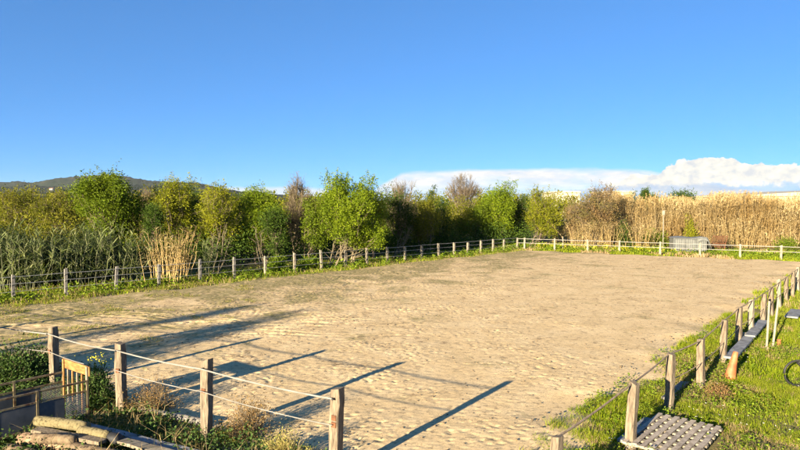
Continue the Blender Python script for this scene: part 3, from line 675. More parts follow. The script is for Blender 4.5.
warehouse(555, 579, 150, 192.5, 14, 'wall_cream', 'cream warehouse corner showing left of the brown leafy tree', extra=1)
warehouse(613, 632, 150, 192, 16, 'wall_cream', 'cream warehouse corner right of the brown leafy tree, left of the cypress', extra=1)
warehouse(757, 860, 125, 196, 30, 'wall_cream', 'long cream warehouse showing over the dry canes at the right edge', drop=1.2, extra=1)

# ------------------------------------------------------------------ fences
def post_mesh(w, d, h, seed, top_slope=.03, jit=.009):
    rr = random.Random(seed); b = MB(); lv = 8; c = .18
    prof = [(-1, -1 + c), (-1 + c, -1), (1 - c, -1), (1, -1 + c), (1, 1 - c), (1 - c, 1), (-1 + c, 1), (-1, 1 - c)]
    bow = rr.uniform(-.02, .02); bo2 = rr.uniform(-.02, .02); sl = rr.uniform(-top_slope, top_slope)
    for i in range(lv + 1):
        t = i / lv; z = -.35 + t * (h + .35)
        for x, y in prof:
            k = 1 if i < lv else .93
            b.v.append((x * w / 2 * k + bow * math.sin(t * 3) + rr.uniform(-jit, jit), y * d / 2 * k + bo2 * math.sin(t * 3) + rr.uniform(-jit, jit), z + (x * sl if i == lv else 0)))
    for i in range(lv):
        for j in range(8):
            b.f.append((i * 8 + j, i * 8 + (j + 1) % 8, (i + 1) * 8 + (j + 1) % 8, (i + 1) * 8 + j))
    b.f.append(tuple(lv * 8 + j for j in range(8))); return b

def place_post(root, org, p, w, h, mat, seed, rz=0, tilt=.03, d=None):
    o = post_mesh(w, d or w, h, seed).build('post', M[mat], root)
    rr = random.Random(seed * 3 + 1)
    o.location = (p[0] - org[0], p[1] - org[1], 0); o.rotation_euler = (rr.uniform(-tilt, tilt), rr.uniform(-tilt, tilt), rz); return o

def strand(root, org, pts, name, mat, kind, size, sag):
    """pts: list of 3D points post to post; one mesh per run"""
    b = MB()
    for i in range(len(pts) - 1):
        a = Vector(pts[i]) - Vector((*org, 0)); c = Vector(pts[i + 1]) - Vector((*org, 0)); L = []
        for k in range(9):
            t = k / 8; q = a.lerp(c, t); q.z -= sag * 4 * t * (1 - t) * random.Random(i * 7 + len(pts)).uniform(.2, .6); L.append(q)
        if kind == 'tape':
            for k in range(8): b.bar(L[k], L[k + 1], .004, size)
        else: b.tube(L, size, 6, cap=False)
    return b.build(name, M[mat], root)

# near left fence: heavy weathered posts with two white tapes
near = [(-1.02, 9.5), (-3.63, 11.2), (-5.86, 12.6), (-8.2, 14.2)]
org = near[0]; fr = empty('post_and_tape_fence', (*org, -.03)); tag(fr, 'near fence of heavy weathered wooden posts strung with white tape, bottom left', 'fence')
q = list(near); p = np.array(near[-1]); dv = np.array([-2.6, 1.35])
for i in range(5): p = p + dv; q.append(tuple(p))
for i, p in enumerate(q):
    o = place_post(fr, org, p, .172 if i < 4 else .16, 1.49, 'post', 100 + i, rz=-.5 + .1 * (i % 3), tilt=.035)
    if i == 0: o['label'] = 'nearest post, at the arena entrance, with two rusty brackets'
    if i < 4:
        for z in ((.93, 1.04) if i == 0 else (.93,)):
            b = MB(); b.box((0, -.092, z), (.085, .03, .085)); b.build('bracket', M['rust'], o)
        b = MB(); b.tube([(0, -.10, 1.35), (.0, -.15, 1.35)], .018, 8); b.build('insulator', M['black'], o)
off = np.array([-.05, -.13])
strand(fr, org, [(p[0] + off[0], p[1] + off[1], 1.36) for p in q], 'tape', 'tape', 'tape', .026, .08)
strand(fr, org, [(p[0] + off[0], p[1] + off[1], .94) for p in q], 'tape', 'tape', 'tape', .015, .1)

# right fence: posts with brown rope
rp = [(2.2, 8.4), (4.15, 10.7), (5.8, 12.9), (7.25, 14.4), (8.9, 16.5), (10.5, 18.6), (11.8, 20.1)]
a = np.array(rp[-1]); L = np.linalg.norm(RC - a); k = 15
for i in range(1, k + 1): rp.append(tuple(a + (RC - a) * i / k))
org = rp[0]; fr = empty('post_and_rope_fence', (*org, -.03)); tag(fr, 'right hand fence of square wooden posts joined by brown rope along the grass', 'fence')
hs = [1.14, 1.22, 1.2, 1.16, 1.22, 1.2, 1.2]
for i, p in enumerate(rp):
    o = place_post(fr, org, p, .15 if i else .14, hs[i] if i < 7 else 1.17 + .08 * math.sin(i * 2.3), 'post' if i < 5 or i % 3 else 'post_pale', 200 + i, rz=-.9, tilt=.035)
    if i == 0: o['label'] = 'short cut down post at the bottom edge, by the arena entrance'
strand(fr, org, [(p[0], p[1], (hs[i] if i < 7 else 1.17) - .02) for i, p in enumerate(rp)], 'rope', 'rope', 'rope', .017, .05)
strand(fr, org, [(p[0] + .03, p[1] - .02, .62) for i, p in enumerate(rp) if i >= 2], 'rope', 'rope', 'rope', .011, .05)

# left fence: grey posts, three wires
def online(A, B, px):
    u = (px - CX) / F; d = B - A; t = (u * A[1] - A[0]) / (d[0] - u * d[1]); return A + d * t
pxs = [12, 65, 115, 158, 199, 234, 265, 294, 321, 345, 367, 387, 405, 422, 439, 454, 468, 481, 493, 504]
lp = [online(LFA, CORNER, px) for px in pxs]
pre = []; p = lp[0]
for i in range(3): p = p + (lp[0] - lp[1]); pre.insert(0, p)
lp = pre + lp + [CORNER.copy()]
org = tuple(lp[0]); fr = empty('post_and_wire_fence', (*org, -.03)); tag(fr, 'long left fence of grey wooden posts with three wires before the canes and trees', 'fence')
for i, p in enumerate(lp):
    place_post(fr, org, p, .14 if i < 12 else .155, (1.24 if i < 14 else 1.1) + .07 * math.sin(i * 1.9), 'post_grey' if i < 9 else 'post_pale', 300 + i, rz=.75, tilt=.04)
for z, s in ((1.12, .012), (.8, .010), (.45, .009)):
    strand(fr, org, [(p[0] + lnor[0] * -.1, p[1] + lnor[1] * -.1, z) for p in lp], 'wire', 'wire', 'wire', s, .04)

# far fence: pale posts, two white tapes
pf = [online(CORNER, RC, px) for px in (525, 555, 588, 620, 661, 701, 741, 782, 820)]
pf = [p for p in pf]
org = tuple(pf[0]); fr = empty('post_and_tape_fence', (*org, -.03)); tag(fr, 'far fence of pale posts with two white tapes in front of the dry canes', 'fence')
for i, p in enumerate(pf):
    place_post(fr, org, p, .16, 1.15, 'post_pale', 400 + i, rz=-.5, tilt=.02)
allp = [CORNER] + pf
for z, s in ((1.05, .042), (.66, .036)):
    strand(fr, org, [(p[0] - fnor[0] * .12, p[1] - fnor[1] * .12, z) for p in allp], 'tape', 'tape', 'tape', s, .03)
# three slimmer stakes standing behind it
for i, (px, py, lab) in enumerate(((563, 246, 'thin pale stake just beyond the far fence, under the brown bush'), (697, 240, 'thin stake behind the metal trough at its right end'))):
    d = 56.5; o = post_mesh(.08, .08, 1.3, 500 + i).build('stake', M['post_pale']); o.location = (gx(px, d), d, -.05); tag(o, lab, 'stake')

# ------------------------------------------------------------------ things beyond the far fence
d = 55.0
lp_ = empty('lamp_post', (gx(663.5, d), d, -.05)); tag(lp_, 'slim pale lamp post with a small white head behind the far fence', 'lamp post')
b = MB(); b.tube([(0, 0, -.2), (0, 0, 1.8), (0, 0, 3.4)], [.04, .035, .03], 10); b.build('pole', M['white'], lp_, True)
b = MB(); b.box((0, -.02, 3.55), (.2, .13, .4)); b.box((0, -.02, 3.77), (.26, .18, .04)); b.build('lamp_head', M['white'], lp_, bevel=.02)
b = MB(); b.tube([(0, 0, -.05), (0, 0, .12)], [.12, .1], 10); b.build('base', M['wire'], lp_)

d = 53.4
tr = empty('metal_trough', (gx(674, d), d, -.03)); tr.rotation_euler = (0, 0, -.12)
tag(tr, 'long grey sheet metal trough under a white cover behind the far fence', 'trough')
b = MB(); nrib = 30; Lx = 2.75
for i in range(nrib + 1):
    x = Lx * i / nrib; y = -.010 if i % 2 else 0.0
    b.v += [(x, y, .22), (x, y, 1.28)]
for i in range(nrib): b.f.append((2 * i, 2 * i + 2, 2 * i + 3, 2 * i + 1))
n0 = len(b.v)
b.box((Lx / 2, .62, .75), (Lx - .01, 1.15, 1.04)); b.build('side_sheet', M['galv'], tr)
b = MB()
for x in (.04, .95, 1.85, Lx): b.box((x, -.06, .7), (.06, .05, 1.2))
b.box((Lx / 2, -.07, 1.3), (Lx + .08, .06, .06)); b.box((Lx / 2, -.07, .2), (Lx + .08, .06, .07)); b.build('frame', M['galv'], tr)
# sagging cover over the top and right end
nu, nv = 26, 16; V = []
for i in range(nu):
    for j in range(nv):
        u = i / (nu - 1); v = j / (nv - 1)
        x = -.05 + 3.35 * u; y = -.14 + 1.45 * v; z = 1.36 + .06 * math.sin(u * 7) - .05 * math.sin(v * 3.1 + u * 5) + .12 * math.exp(-((u - .72) / .12) ** 2)
        if u > .85: z -= ((u - .85) / .15) ** 1.7 * 1.05; x = -.05 + 3.35 * .85 + (x + .05 - 3.35 * .85) * .9
        if v < .12: z -= (.12 - v) * (2.6 if u > .62 else .3)
        V.append((x, y, z))
I = np.arange(nu * nv).reshape(nu, nv); Q = np.stack([I[:-1, :-1], I[1:, :-1], I[1:, 1:], I[:-1, 1:]], -1)
o = quads('cover', V, Q, M['cover'], tr, True); sm = o.modifiers.new('Solidify', 'SOLIDIFY'); sm.thickness = .012
for x in (.35, 2.4):
    b = MB(); b.tube([(x, .02, .16), (x, .14, .16)], .17, 14); b.build('wheel', M['black'], tr)

d = 55.2
hr = empty('hay_rack', (gx(711, d), d, -.04)); hr.rotation_euler = (0, 0, -.2); tag(hr, 'rusty leaning hay rack of thin bars right of the covered metal trough', 'hay rack')
b = MB()
for i in range(9): b.tube([(i * .14, .0, .05), (i * .14 + .28, .05, 1.45)], .018, 6)
for i in range(6): b.tube([(1.1 - i * .1, .25, .05), (.75 - i * .14 + .5, .3, 1.4)], .018, 6)
b.build('bars', M['rust'], hr)
b = MB()
for z, dx in ((.1, .0), (.75, .14), (1.42, .28)): b.tube([(dx - .03, 0, z), (dx + 1.18, .02, z)], .026, 6)
b.tube([(-.02, 0, 0), (.26, .02, 1.5)], .03, 6); b.tube([(1.14, 0, 0), (1.44, .02, 1.5)], .03, 6); b.build('frame', M['rust'], hr)

# ------------------------------------------------------------------ the slatted box with metal sides, bottom left
R0 = np.array([-6.35, 12.14]); L0 = np.array([-7.28, 11.0]); u = (L0 - R0) / np.linalg.norm(L0 - R0); R1 = np.array([-7.2, 12.78])
wv = R1 - R0; wl = np.linalg.norm(wv); wv = wv / wl
cart = empty('livestock_crate', (R0[0], R0[1], -.02)); tag(cart, 'low livestock crate with grey metal side panels and an orange slatted wooden end', 'crate')
LEN = 2.7
def cp(a, w, z): p = u * a + wv * w; return (p[0], p[1], z)
for side, w in ((0, 0.0), (1, wl)):
    b = MB()
    for z, s in ((.81, .035), (.61, .028), (.10, .04)): b.bar(cp(0, w, z), cp(LEN, w, z), s, s, jit=.002)
    for a_ in (0.0, .93, 1.85, LEN): b.bar(cp(a_, w, .02), cp(a_, w, .83), .045, .04, up=(*u, 0))
    b.build('side_rail', M['rust_frame'], cart)
    # three lower plates, the first one of expanded mesh
    for k_, (a0, a1) in enumerate(((.04, .42), (.44, .90), (.96, 1.82), (1.88, LEN - .04))):
        z0, z1 = .13, .585
        b = MB()
        if k_ == 0:
            st = .045; nL = int((a1 - a0 + z1 - z0) / st)
            for i in range(nL):
                s = i * st
                for sg in (1, -1):
                    aa = a0 + max(0, s - (z1 - z0)); za = min(s, z1 - z0); ab = a0 + min(s, a1 - a0); zb = s - (ab - a0)
                    p, qz = (aa, za), (ab, max(0, zb))
                    if sg < 0: p, qz = (a0 + a1 - aa, za), (a0 + a1 - ab, max(0, zb))
                    b.bar(cp(p[0], w + .003 * sg, z0 + p[1]), cp(qz[0], w + .003 * sg, z0 + qz[1]), .004, .011)
            b.build('mesh_panel', M['wire'], cart)
        else:
            b.bar(cp(a0, w, (z0 + z1) / 2), cp(a1, w, (z0 + z1) / 2), .006, z1 - z0); b.build('side_panel', M['plate'], cart)
b = MB(); b.bar(cp(-.03, -.05, 1.0), cp(-.03, wl + .05, 1.0), .03, .19, jit=.004); b.build('header_board', M['orange_board'], cart, bevel=.005)
for i in range(6):
    w = .02 + i * (wl - .04) / 5; b = MB(); b.bar(cp(-.0 if i in (0, 5) else -.005, w, .0), cp(-.005, w, .91 if i not in (0, 5) else 1.09), .07 if i in (0, 5) else .045, .03, up=(*u, 0)); b.build('slat', M['orange_board'] if i % 2 else M['plank_pale'], cart)
b = MB(); b.bar(cp(0, wl / 2, .07), cp(LEN, wl / 2, .07), wl - .03, .03); b.build('floor', M['log_dark'], cart)

# ------------------------------------------------------------------ timber pile at the bottom left
PG = 'timbers in the pile at the bottom left'
def timber(name, label, p0, p1, rad, mat, cat, flat=None, seed=0, rough=.035):
    random.seed(seed + 900); rough = min(rough, .045); c = Vector(p0).lerp(Vector(p1), .5); root = None
    b = MB(); a = Vector(p0) - c; e = Vector(p1) - c
    if flat: b.bar(a, e, flat[0], flat[1], jit=.006, segs=5, wob=.006)
    else:
        L = [a.lerp(e, i / 9) + Vector((0, 0, random.uniform(-.008, .008))) for i in range(10)]
        b.tube(L, [rad * (.88 if i in (0, 9) else random.uniform(.96, 1.04)) for i in range(10)], 14, rough=rough)
    o = b.build(name, M[mat], None, smooth=not flat); o.location = c; tag(o, label, cat, PG if 'tim' in name or 'log' in name else None); return o
timber('log', 'straw coloured rounded log lying on top of the pile at its left end', (-6.75, 11.08, .36), (-5.62, 10.72, .38), .10, 'matting', 'log', seed=1)
timber('log', 'straw coloured rounded log on the pile, right one, next to the black pipe stub', (-5.72, 10.66, .33), (-5.08, 10.42, .33), .095, 'matting', 'log', seed=2)
timber('drain_pipe', 'short black pipe stub between the straw coloured log and the pale plank', (-5.06, 10.41, .31), (-4.86, 10.33, .31), .095, 'black', 'pipe', seed=3, rough=0)
timber('timber_plank', 'brown weathered plank lying lengthwise on the pile below the straw coloured logs', (-6.6, 10.78, .30), (-5.1, 10.22, .30), .1, 'post', 'plank', flat=(.17, .06), seed=14)
timber('timber_plank', 'pale flat plank running down to the right at the bottom edge', (-4.85, 10.36, .27), (-3.6, 9.86, .20), .1, 'plank_pale', 'plank', flat=(.2, .05), seed=4)
timber('timber_plank', 'grey blue board lying behind the straw coloured logs', (-6.2, 11.22, .30), (-3.3, 10.02, .16), .1, 'board', 'plank', flat=(.18, .04), seed=5)
timber('log', 'thick brown barked log under the left end of the straw coloured log', (-6.85, 10.78, .14), (-5.5, 10.34, .14), .13, 'log_dark', 'log', seed=6, rough=.1)
timber('log', 'stripped pale brown log beneath the middle of the pile', (-6.45, 10.52, .26), (-5.6, 10.28, .31), .09, 'log', 'log', seed=7, rough=.12)
timber('log', 'brown log at the bottom edge below the black pipe stub', (-5.75, 10.3, .17), (-4.55, 9.86, .15), .12, 'log', 'log', seed=8, rough=.1)
timber('log', 'short rough log lying lowest in the pile at its left foot', (-6.9, 10.45, .09), (-6.2, 10.15, .09), .1, 'log', 'log', seed=9, rough=.12)
timber('log', 'mossy grey log lying on the ground between the second and third near posts', (-5.45, 12.5, .06), (-3.75, 11.75, .05), .085, 'post_grey', 'log', seed=10, rough=.08)['group'] = 'loose logs'
o = timber('log', 'half buried grey log at the foot of the dry yellow bush', (-2.9, 10.4, .03), (-1.3, 9.75, .03), .075, 'post_grey', 'log', seed=11, rough=.08); o['group'] = 'loose logs'

# ------------------------------------------------------------------ slatted pallet at the bottom right
pal = empty('pallet', (5.22, 12.05, .10)); tag(pal, 'weathered slatted wooden pallet lying in the grass by the right fence at the bottom edge', 'pallet')
su = np.array([-.655, -.756]); sv = np.array([.756, -.655]); random.seed(5)
pal.rotation_euler = (0, 0, 0)
for i in range(8):
    b = MB(); o_ = sv * (i * .155 + .03); e = o_ + su * (1.95 + random.uniform(-.06, .03))
    b.bar((o_[0] + random.uniform(-.02, .02), o_[1], .062), (e[0], e[1], .062), .092, .022, jit=.006, segs=4, wob=.006)
    o = b.build('slat', M['deck'], pal)
for j in range(8):
    b = MB(); o_ = su * (j * .25 + .08) - sv * .02; e = o_ + sv * 1.2
    b.bar((o_[0], o_[1], .028), (e[0], e[1], .028), .11, .04, jit=.004); b.build('cross_board', M['post_pale'], pal)

# grey boards along the foot of the right fence
BG = 'grey boards along the foot of the right fence'
def board(p0, p1, z, w, h, label, mat='board'):
    b = MB(); c = ((p0[0] + p1[0]) / 2, (p0[1] + p1[1]) / 2)
    b.bar((p0[0] - c[0], p0[1] - c[1], 0), (p1[0] - c[0], p1[1] - c[1], 0), w, h, jit=.004, segs=5, wob=.008)
    o = b.build('fence_board', M[mat], None, bevel=.004); o.location = (c[0], c[1], z); tag(o, label, 'board', BG); return o
board((4.05, 10.75), (5.0, 11.9), .09, .26, .05, 'grey board beside the pallet, at the foot of the nearest tall right post')
board((8.95, 16.25), (10.9, 18.75), .2, .30, .06, 'grey blue board in the grass running up from behind the orange cone')
board((11.0, 18.85), (12.9, 21.3), .22, .30, .06, 'grey blue board right behind the two white poles')
board((14.4, 22.1), (15.6, 23.6), .2, .42, .06, 'short grey board lying farthest up the right bank')
board((5.9, 13.3), (6.9, 14.5), .05, .16, .06, 'narrow half buried board in the shade behind the second tall right post', 'post_grey')
b = MB(); b.box((0, 0, .13), (.11, .09, .3), jit=.01); o = b.build('stake', M['white']); o.location = (gx(747.5, 19.2), 19.2, -.03); tag(o, 'short white stub of a stake beside the grey board', 'stake')
b = MB(); b.box((0, 0, .10), (.09, .08, .26), jit=.01); o = b.build('stake', M['cone']); o.location = (gx(781.5, 18.5), 18.5, -.03); tag(o, 'short orange stub in the grass right of the white poles', 'stake')
for i, (a, t_, lab) in enumerate((((gx(769.3, 18.1), 18.1), (gx(771.3, 18.2), 18.2), 'upright white pole, left one of the pair standing in the grass'),
                                  ((gx(775.2, 18.3), 18.3), (gx(780.3, 18.5), 18.5), 'leaning white pole, right one of the pair standing in the grass'))):
    b = MB(); b.tube([(0, 0, -.2), (t_[0] - a[0], t_[1] - a[1], 1.43)], .032, 10); b.bar((0, 0, -.05), (.01, 0, .04), .09, .09, up=(0, 1, 0))
    o = b.build('white_pole', M['white']); o.location = (*a, 0); tag(o, lab, 'pole')
# cone
cn = empty('traffic_cone', (8.3, 15.05, 0)); cn.rotation_euler = (.12, .13, .3); tag(cn, 'faded orange cone leaning against the right fence in the long grass', 'cone')
b = MB(); b.tube([(0, 0, .03), (0, 0, .3), (0, 0, .62), (0, 0, .68)], [.135, .10, .065, .06], 18, cap=False); o = b.build('cone_body', M['cone'], cn, True)
b = MB(); b.box((0, 0, .015), (.32, .32, .03)); b.build('base', M['cone'], cn, bevel=.01)
# black hose loop at the right edge
b = MB(); L = []
for i in range(40):
    a = i / 39 * 6.283 * 1.3; L.append((.30 * math.cos(a) * (1 + .04 * i / 39), .08 * math.sin(a * .5), .30 * math.sin(a) + .34))
L = [(.9, .1, .02), (.6, .06, .03)] + L[::-1]
b.tube(L, .026, 8); o = b.build('black_hose', M['black'], None, True); o.location = (gx(803, 14.3), 14.3, -.02); tag(o, 'coiled loop of thick black hose in the grass at the right edge', 'hose')

# ------------------------------------------------------------------ bushes by the near fence
bush('bush', 'reddish brown twiggy bush between the third and second near posts', gx(152, 12.7), 12.7, .68, .75, 'bush_brown', 71, 2600, .035, tw=160)
bush('bush', 'brown and green bush just right of the second near post', gx(246, 11.3), 11.3, .62, .85, 'bush_brown', 72, 2600, .035, tw=160)
bush('bush', 'dry yellow bush at the bottom edge left of the nearest post', gx(281, 10.2), 10.2, .45, .58, 'bush_straw', 73, 3200, .03, tw=200, twm='cane_stem')
bush('bush', 'smaller dry yellow bush touching the nearest post', gx(306, 9.95), 9.95, .34, .34, 'bush_straw', 74, 2600, .03, tw=160, twm='cane_stem')
tall_ = bush('bush', 'tall grey green bush with yellow tips right of the orange crate end', gx(91, 12.9), 12.9, .5, 1.0, 'weed_bush', 75, 5200, .06, tw=120)
fl_ = Acc(); rf = np.random.default_rng(9); pf_ = np.array([.1, 0, 1.08]) + rf.normal(size=(90, 3)) * np.array([.13, .1, .08]); leaves(fl_, pf_, rdir(90, rf), .03, .03, rf); tag(fl_.build('flowers', M['flower_y'], tall_), kind='stuff')
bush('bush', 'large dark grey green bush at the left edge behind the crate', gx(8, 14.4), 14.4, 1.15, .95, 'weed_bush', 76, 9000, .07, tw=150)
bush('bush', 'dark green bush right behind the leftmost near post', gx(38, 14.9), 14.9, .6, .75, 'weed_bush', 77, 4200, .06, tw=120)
bush('bush', 'small reddish bush in the grass below the orange cone', gx(722, 13.6), 13.6, .4, .35, 'bush_brown', 78, 1500, .04, tw=140)
bush('bush', 'low green weed clump behind the short cut down post', 3.2, 9.85, .4, .3, 'weed', 79, 1800, .06, tw=60)
bush('bush', 'leafy green weed clump at the foot of the nearest post on its right', gx(352, 9.6), 9.6, .25, .3, 'weed', 80, 900, .05, tw=40)
# a bushy sapling and a shrub outside the frame on the left: their shadows cross the sand
make_tree('tree', 'bushy sapling standing left of the near fence', -14.2, 9.4, [(0, 0, 2.6, .9, .9, 1.1), (.2, .3, 3.3, .6, .6, .9), (-.3, 0, 1.7, .8, .8, .8)], 'lf_mid', nclu=60, nleaf=90, sig=.25, lsize=.1, seed=81)
make_tree('tree', 'slender sapling beside the bushy one left of the near fence', -17.6, 9.5, [(0, 0, 3.0, .5, .5, 1.4), (.2, .3, 3.7, .3, .3, .7)], 'lf_olive', nclu=30, nleaf=60, sig=.2, lsize=.1, seed=82)
bush('bush', 'wide shrub left of the near fence', -12.9, 12.2, 1.1, 1.3, 'lf_mid', 83, 5000, .1, tw=100)

bush('bush', 'unseen low shrub added to shade the weeds by the timber pile', -7.4, 6.4, 1.1, .95, 'weed_bush', 84, 7000, .08, tw=100)  # this pair is unseen, added only to throw shade on the weeds
bush('bush', 'unseen low shrub added right of its twin to shade the weeds', -5.6, 6.9, 1.0, .85, 'weed_bush', 85, 7000, .08, tw=100)
# ------------------------------------------------------------------ ground vegetation (uncountable)
def scatter_in(n, xr, yr, fn, r):
    X = r.uniform(*xr, n); Y = r.uniform(*yr, n); k = fn(X, Y); return X[k], Y[k]
def blades(acc, X, Y, h, w, r, lean=.35, z=-.07):
    n = len(X); P = np.stack([X, Y, np.full(n, z)], 1); h = h * r.uniform(.45, 1.3, n) * np.clip(1 + .55 * nz2(X, Y, 3.1, 3) + .35 * nz2(X, Y, 7.3, 1), .3, 2.2); az = r.uniform(0, 6.283, n); ln = np.abs(r.normal(size=n)) * lean
    d = np.stack([np.cos(az) * ln, np.sin(az) * ln, np.zeros(n)], 1)
    p1 = P + (np.array([0, 0, 1.]) + d * .5) * (h * .55)[:, None]; p2 = P + (np.array([0, 0, 1.]) + d * 1.5) * h[:, None]; p2[:, 2] -= ln * h * .3
    sa = r.uniform(0, 6.283, n); S = np.stack([np.cos(sa), np.sin(sa), np.zeros(n)], 1); W = w * r.uniform(.6, 1.3, n)
    ribbons(acc, np.stack([P, p1, p2], 1), np.stack([W, W * .8, W * .08], 1), S)
def nz2(X, Y, s, ph=0):
    return (np.sin(X * s + 1.3 * np.sin(Y * s * .7 + ph)) + np.sin(Y * s * 1.1 + 1.7 * np.sin(X * s * .6 + ph * 2)) + .5 * np.sin((X + Y) * s * 2.3 + ph)) / 2.5
r = np.random.default_rng(99)
def right_side(X, Y): return ((X - NC[0]) * rnor[0] + (Y - NC[1]) * rnor[1])      # + to the right of the fence
def inview(X, Y, m=.05):
    a = (X - 5.22) * -.655 + (Y - 12.05) * -.756; b = (X - 5.22) * .756 + (Y - 12.05) * -.655
    return (np.abs(X) < Y * (.665 + m) + .6) & ~((a > -.03) & (a < 2) & (b > -.05) & (b < 1.25))

g = Acc(); gd = Acc()
for (yr, xr, n, h, w) in (((7, 15), (2, 13), 230000, .13, .010), ((15, 24), (7, 19), 200000, .16, .014), ((24, 46), (15, 36), 130000, .2, .03)):
    X, Y = scatter_in(n, xr, yr, lambda X, Y: (right_side(X, Y) > -2.2) & (poly_dist(X, Y) < .28 + .3 * nz2(X, Y, 2.2, 1) + .2 * nz2(X, Y, 6, 1)) & inview(X, Y) & (r.random(n) < .35 + .65 * np.clip(nz2(X, Y, 1.6, 3) * 1.2 + .6, 0, 1)), r)
    dry = r.random(len(X)) < np.clip(.16 + .6 * (nz2(X, Y, 1.15, 5) + .5 * nz2(X, Y, 3.9, 2) > .25) - .02 * (Y - 10), .05, .8)
    blades(g, X[~dry], Y[~dry], h, w, r); blades(gd, X[dry], Y[dry], h * 1.0, w * .8, r, .7)
# far strip beyond the far fence and patch in front of it
X, Y = scatter_in(90000, (8, 44), (42, 66), lambda X, Y: ((X - CORNER[0]) * fnor[0] + (Y - CORNER[1]) * fnor[1] > -.9 + .4 * nz2(X, Y, 1.4)) & ((X - CORNER[0]) * fnor[0] + (Y - CORNER[1]) * fnor[1] < 9) & inview(X, Y), r)
k = nz2(X, Y, .8, 4) > .35
blades(g, X[~k], Y[~k], .22, .05, r); blades(gd, X[k], Y[k], .25, .05, r)
# left fence strip
def left_off(X, Y): return (X - LFA[0]) * lnor[0] + (Y - LFA[1]) * lnor[1]
X, Y = scatter_in(180000, (-26, 12), (19, 60), lambda X, Y: (left_off(X, Y) > -1.7 + .6 * nz2(X, Y, 1.7)) & (left_off(X, Y) < 4) & inview(X, Y), r)
k = r.random(len(X)) < .25
blades(g, X[~k], Y[~k], .2, .028, r); blades(gd, X[k], Y[k], .22, .022, r)
# thin turf creeping over the left part of the sand
X, Y = scatter_in(190000, (-22, -4), (13, 33), lambda X, Y: (poly_dist(X, Y) > -1) & inview(X, Y) & (nz2(X, Y, 1.5, 7) + .35 * nz2(X, Y, 4.5, 2) > -.15 + .085 * (X + 18) - .02 * (Y - 22)), r)
k = r.random(len(X)) < .5
blades(g, X[~k], Y[~k], .075, .016, r, .9, z=0); blades(gd, X[k], Y[k], .075, .014, r, 1.2, z=0)
# near fence foot
def near_off(X, Y):
    a = np.array([-1.02, 9.5]); b = np.array([-8.2, 14.2]); t = (b - a) / np.linalg.norm(b - a); n_ = np.array([-t[1], t[0]]); return (X - a[0]) * -n_[0] * -1 + (Y - a[1]) * n_[1] * 1
X, Y = scatter_in(260000, (-13, -.7), (8.5, 20), lambda X, Y: (poly_dist(X, Y) < .25 + .45 * nz2(X, Y, 2.3, 2)) & inview(X, Y) & (r.random(260000) < .65), r)
k = r.random(len(X)) < .3
blades(g, X[~k], Y[~k], .15, .011, r); blades(gd, X[k], Y[k], .2, .009, r)
X, Y = scatter_in(1500, (-7, -1.2), (9.3, 14.5), lambda X, Y: (poly_dist(X, Y) < -.1) & inview(X, Y) & (nz2(X, Y, 2.0, 2) > -.2), r)
blades(gd, X, Y, .5, .012, r, .45)
tag(g.build('grass', M['grass_fresh']), 'fresh green grass growing along the fences and over the right bank', 'grass', kind='stuff')
tag(gd.build('dry_grass', M['grass_dry']), 'dry straw coloured grass mixed in patches through the green grass', 'grass', kind='stuff')

# broad leaved weeds
wd = Acc()
def weeds(X, Y, h, ls, r, per=9, sp=.08):
    own = np.repeat(np.arange(len(X)), per); n = len(own); hh = h * (.5 + .9 * r.random(len(X)))
    P = np.stack([X[own] + r.normal(size=n) * sp, Y[own] + r.normal(size=n) * sp, r.uniform(.1, 1, n) * hh[own] - .04], 1)
    A = nrm(np.stack([r.normal(size=n), r.normal(size=n), r.uniform(-.1, .9, n)], 1)); leaves(wd, P, A, ls * r.uniform(.6, 1.5, n), ls * .7 * r.uniform(.6, 1.3, n), r)
X, Y = scatter_in(11000, (-26, 12), (19, 60), lambda X, Y: (left_off(X, Y) > -1.0 + .5 * nz2(X, Y, 1.9, 6)) & (left_off(X, Y) < 2.0) & inview(X, Y) & (nz2(X, Y, 1.3, 1) > -.5), r)
weeds(X, Y, .34, .13, r, 10, .12)
X, Y = scatter_in(8000, (2, 16), (8.5, 22), lambda X, Y: (right_side(X, Y) > -2.2) & (poly_dist(X, Y) < .2 + .35 * nz2(X, Y, 2.7, 1)) & (right_side(X, Y) < 1.9) & inview(X, Y) & (nz2(X, Y, 1.8, 9) + .5 * nz2(X, Y, 5, 2) > -.1), r)
weeds(X, Y, .2, .046, r, 10, .06)
X, Y = scatter_in(13000, (3, 30), (9.5, 40), lambda X, Y: (right_side(X, Y) > .6) & inview(X, Y) & (nz2(X, Y, 1.3, 2) + .6 * nz2(X, Y, 4, 6) > .15), r)
weeds(X, Y, .12, .045, r, 8, .07)
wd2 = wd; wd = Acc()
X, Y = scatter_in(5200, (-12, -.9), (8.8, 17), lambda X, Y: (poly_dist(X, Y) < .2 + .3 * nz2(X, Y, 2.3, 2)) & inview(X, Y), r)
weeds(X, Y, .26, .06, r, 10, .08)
tag(wd.build('weeds', M['weed_bush']), 'weeds around the near posts and the timber pile, shade painted into their dark leaf colour', 'weeds', kind='stuff'); wd = wd2  # darker leaf material puts the shade into the weeds' colour
X, Y = scatter_in(2500, (10, 40), (44, 62), lambda X, Y: ((X - CORNER[0]) * fnor[0] + (Y - CORNER[1]) * fnor[1] > -.2) & ((X - CORNER[0]) * fnor[0] + (Y - CORNER[1]) * fnor[1] < 7) & inview(X, Y), r)
weeds(X, Y, .3, .16, r, 8, .2)
tag(wd.build('weeds', M['weed']), 'broad leaved green weeds along the feet of the fences', 'weeds', kind='stuff')

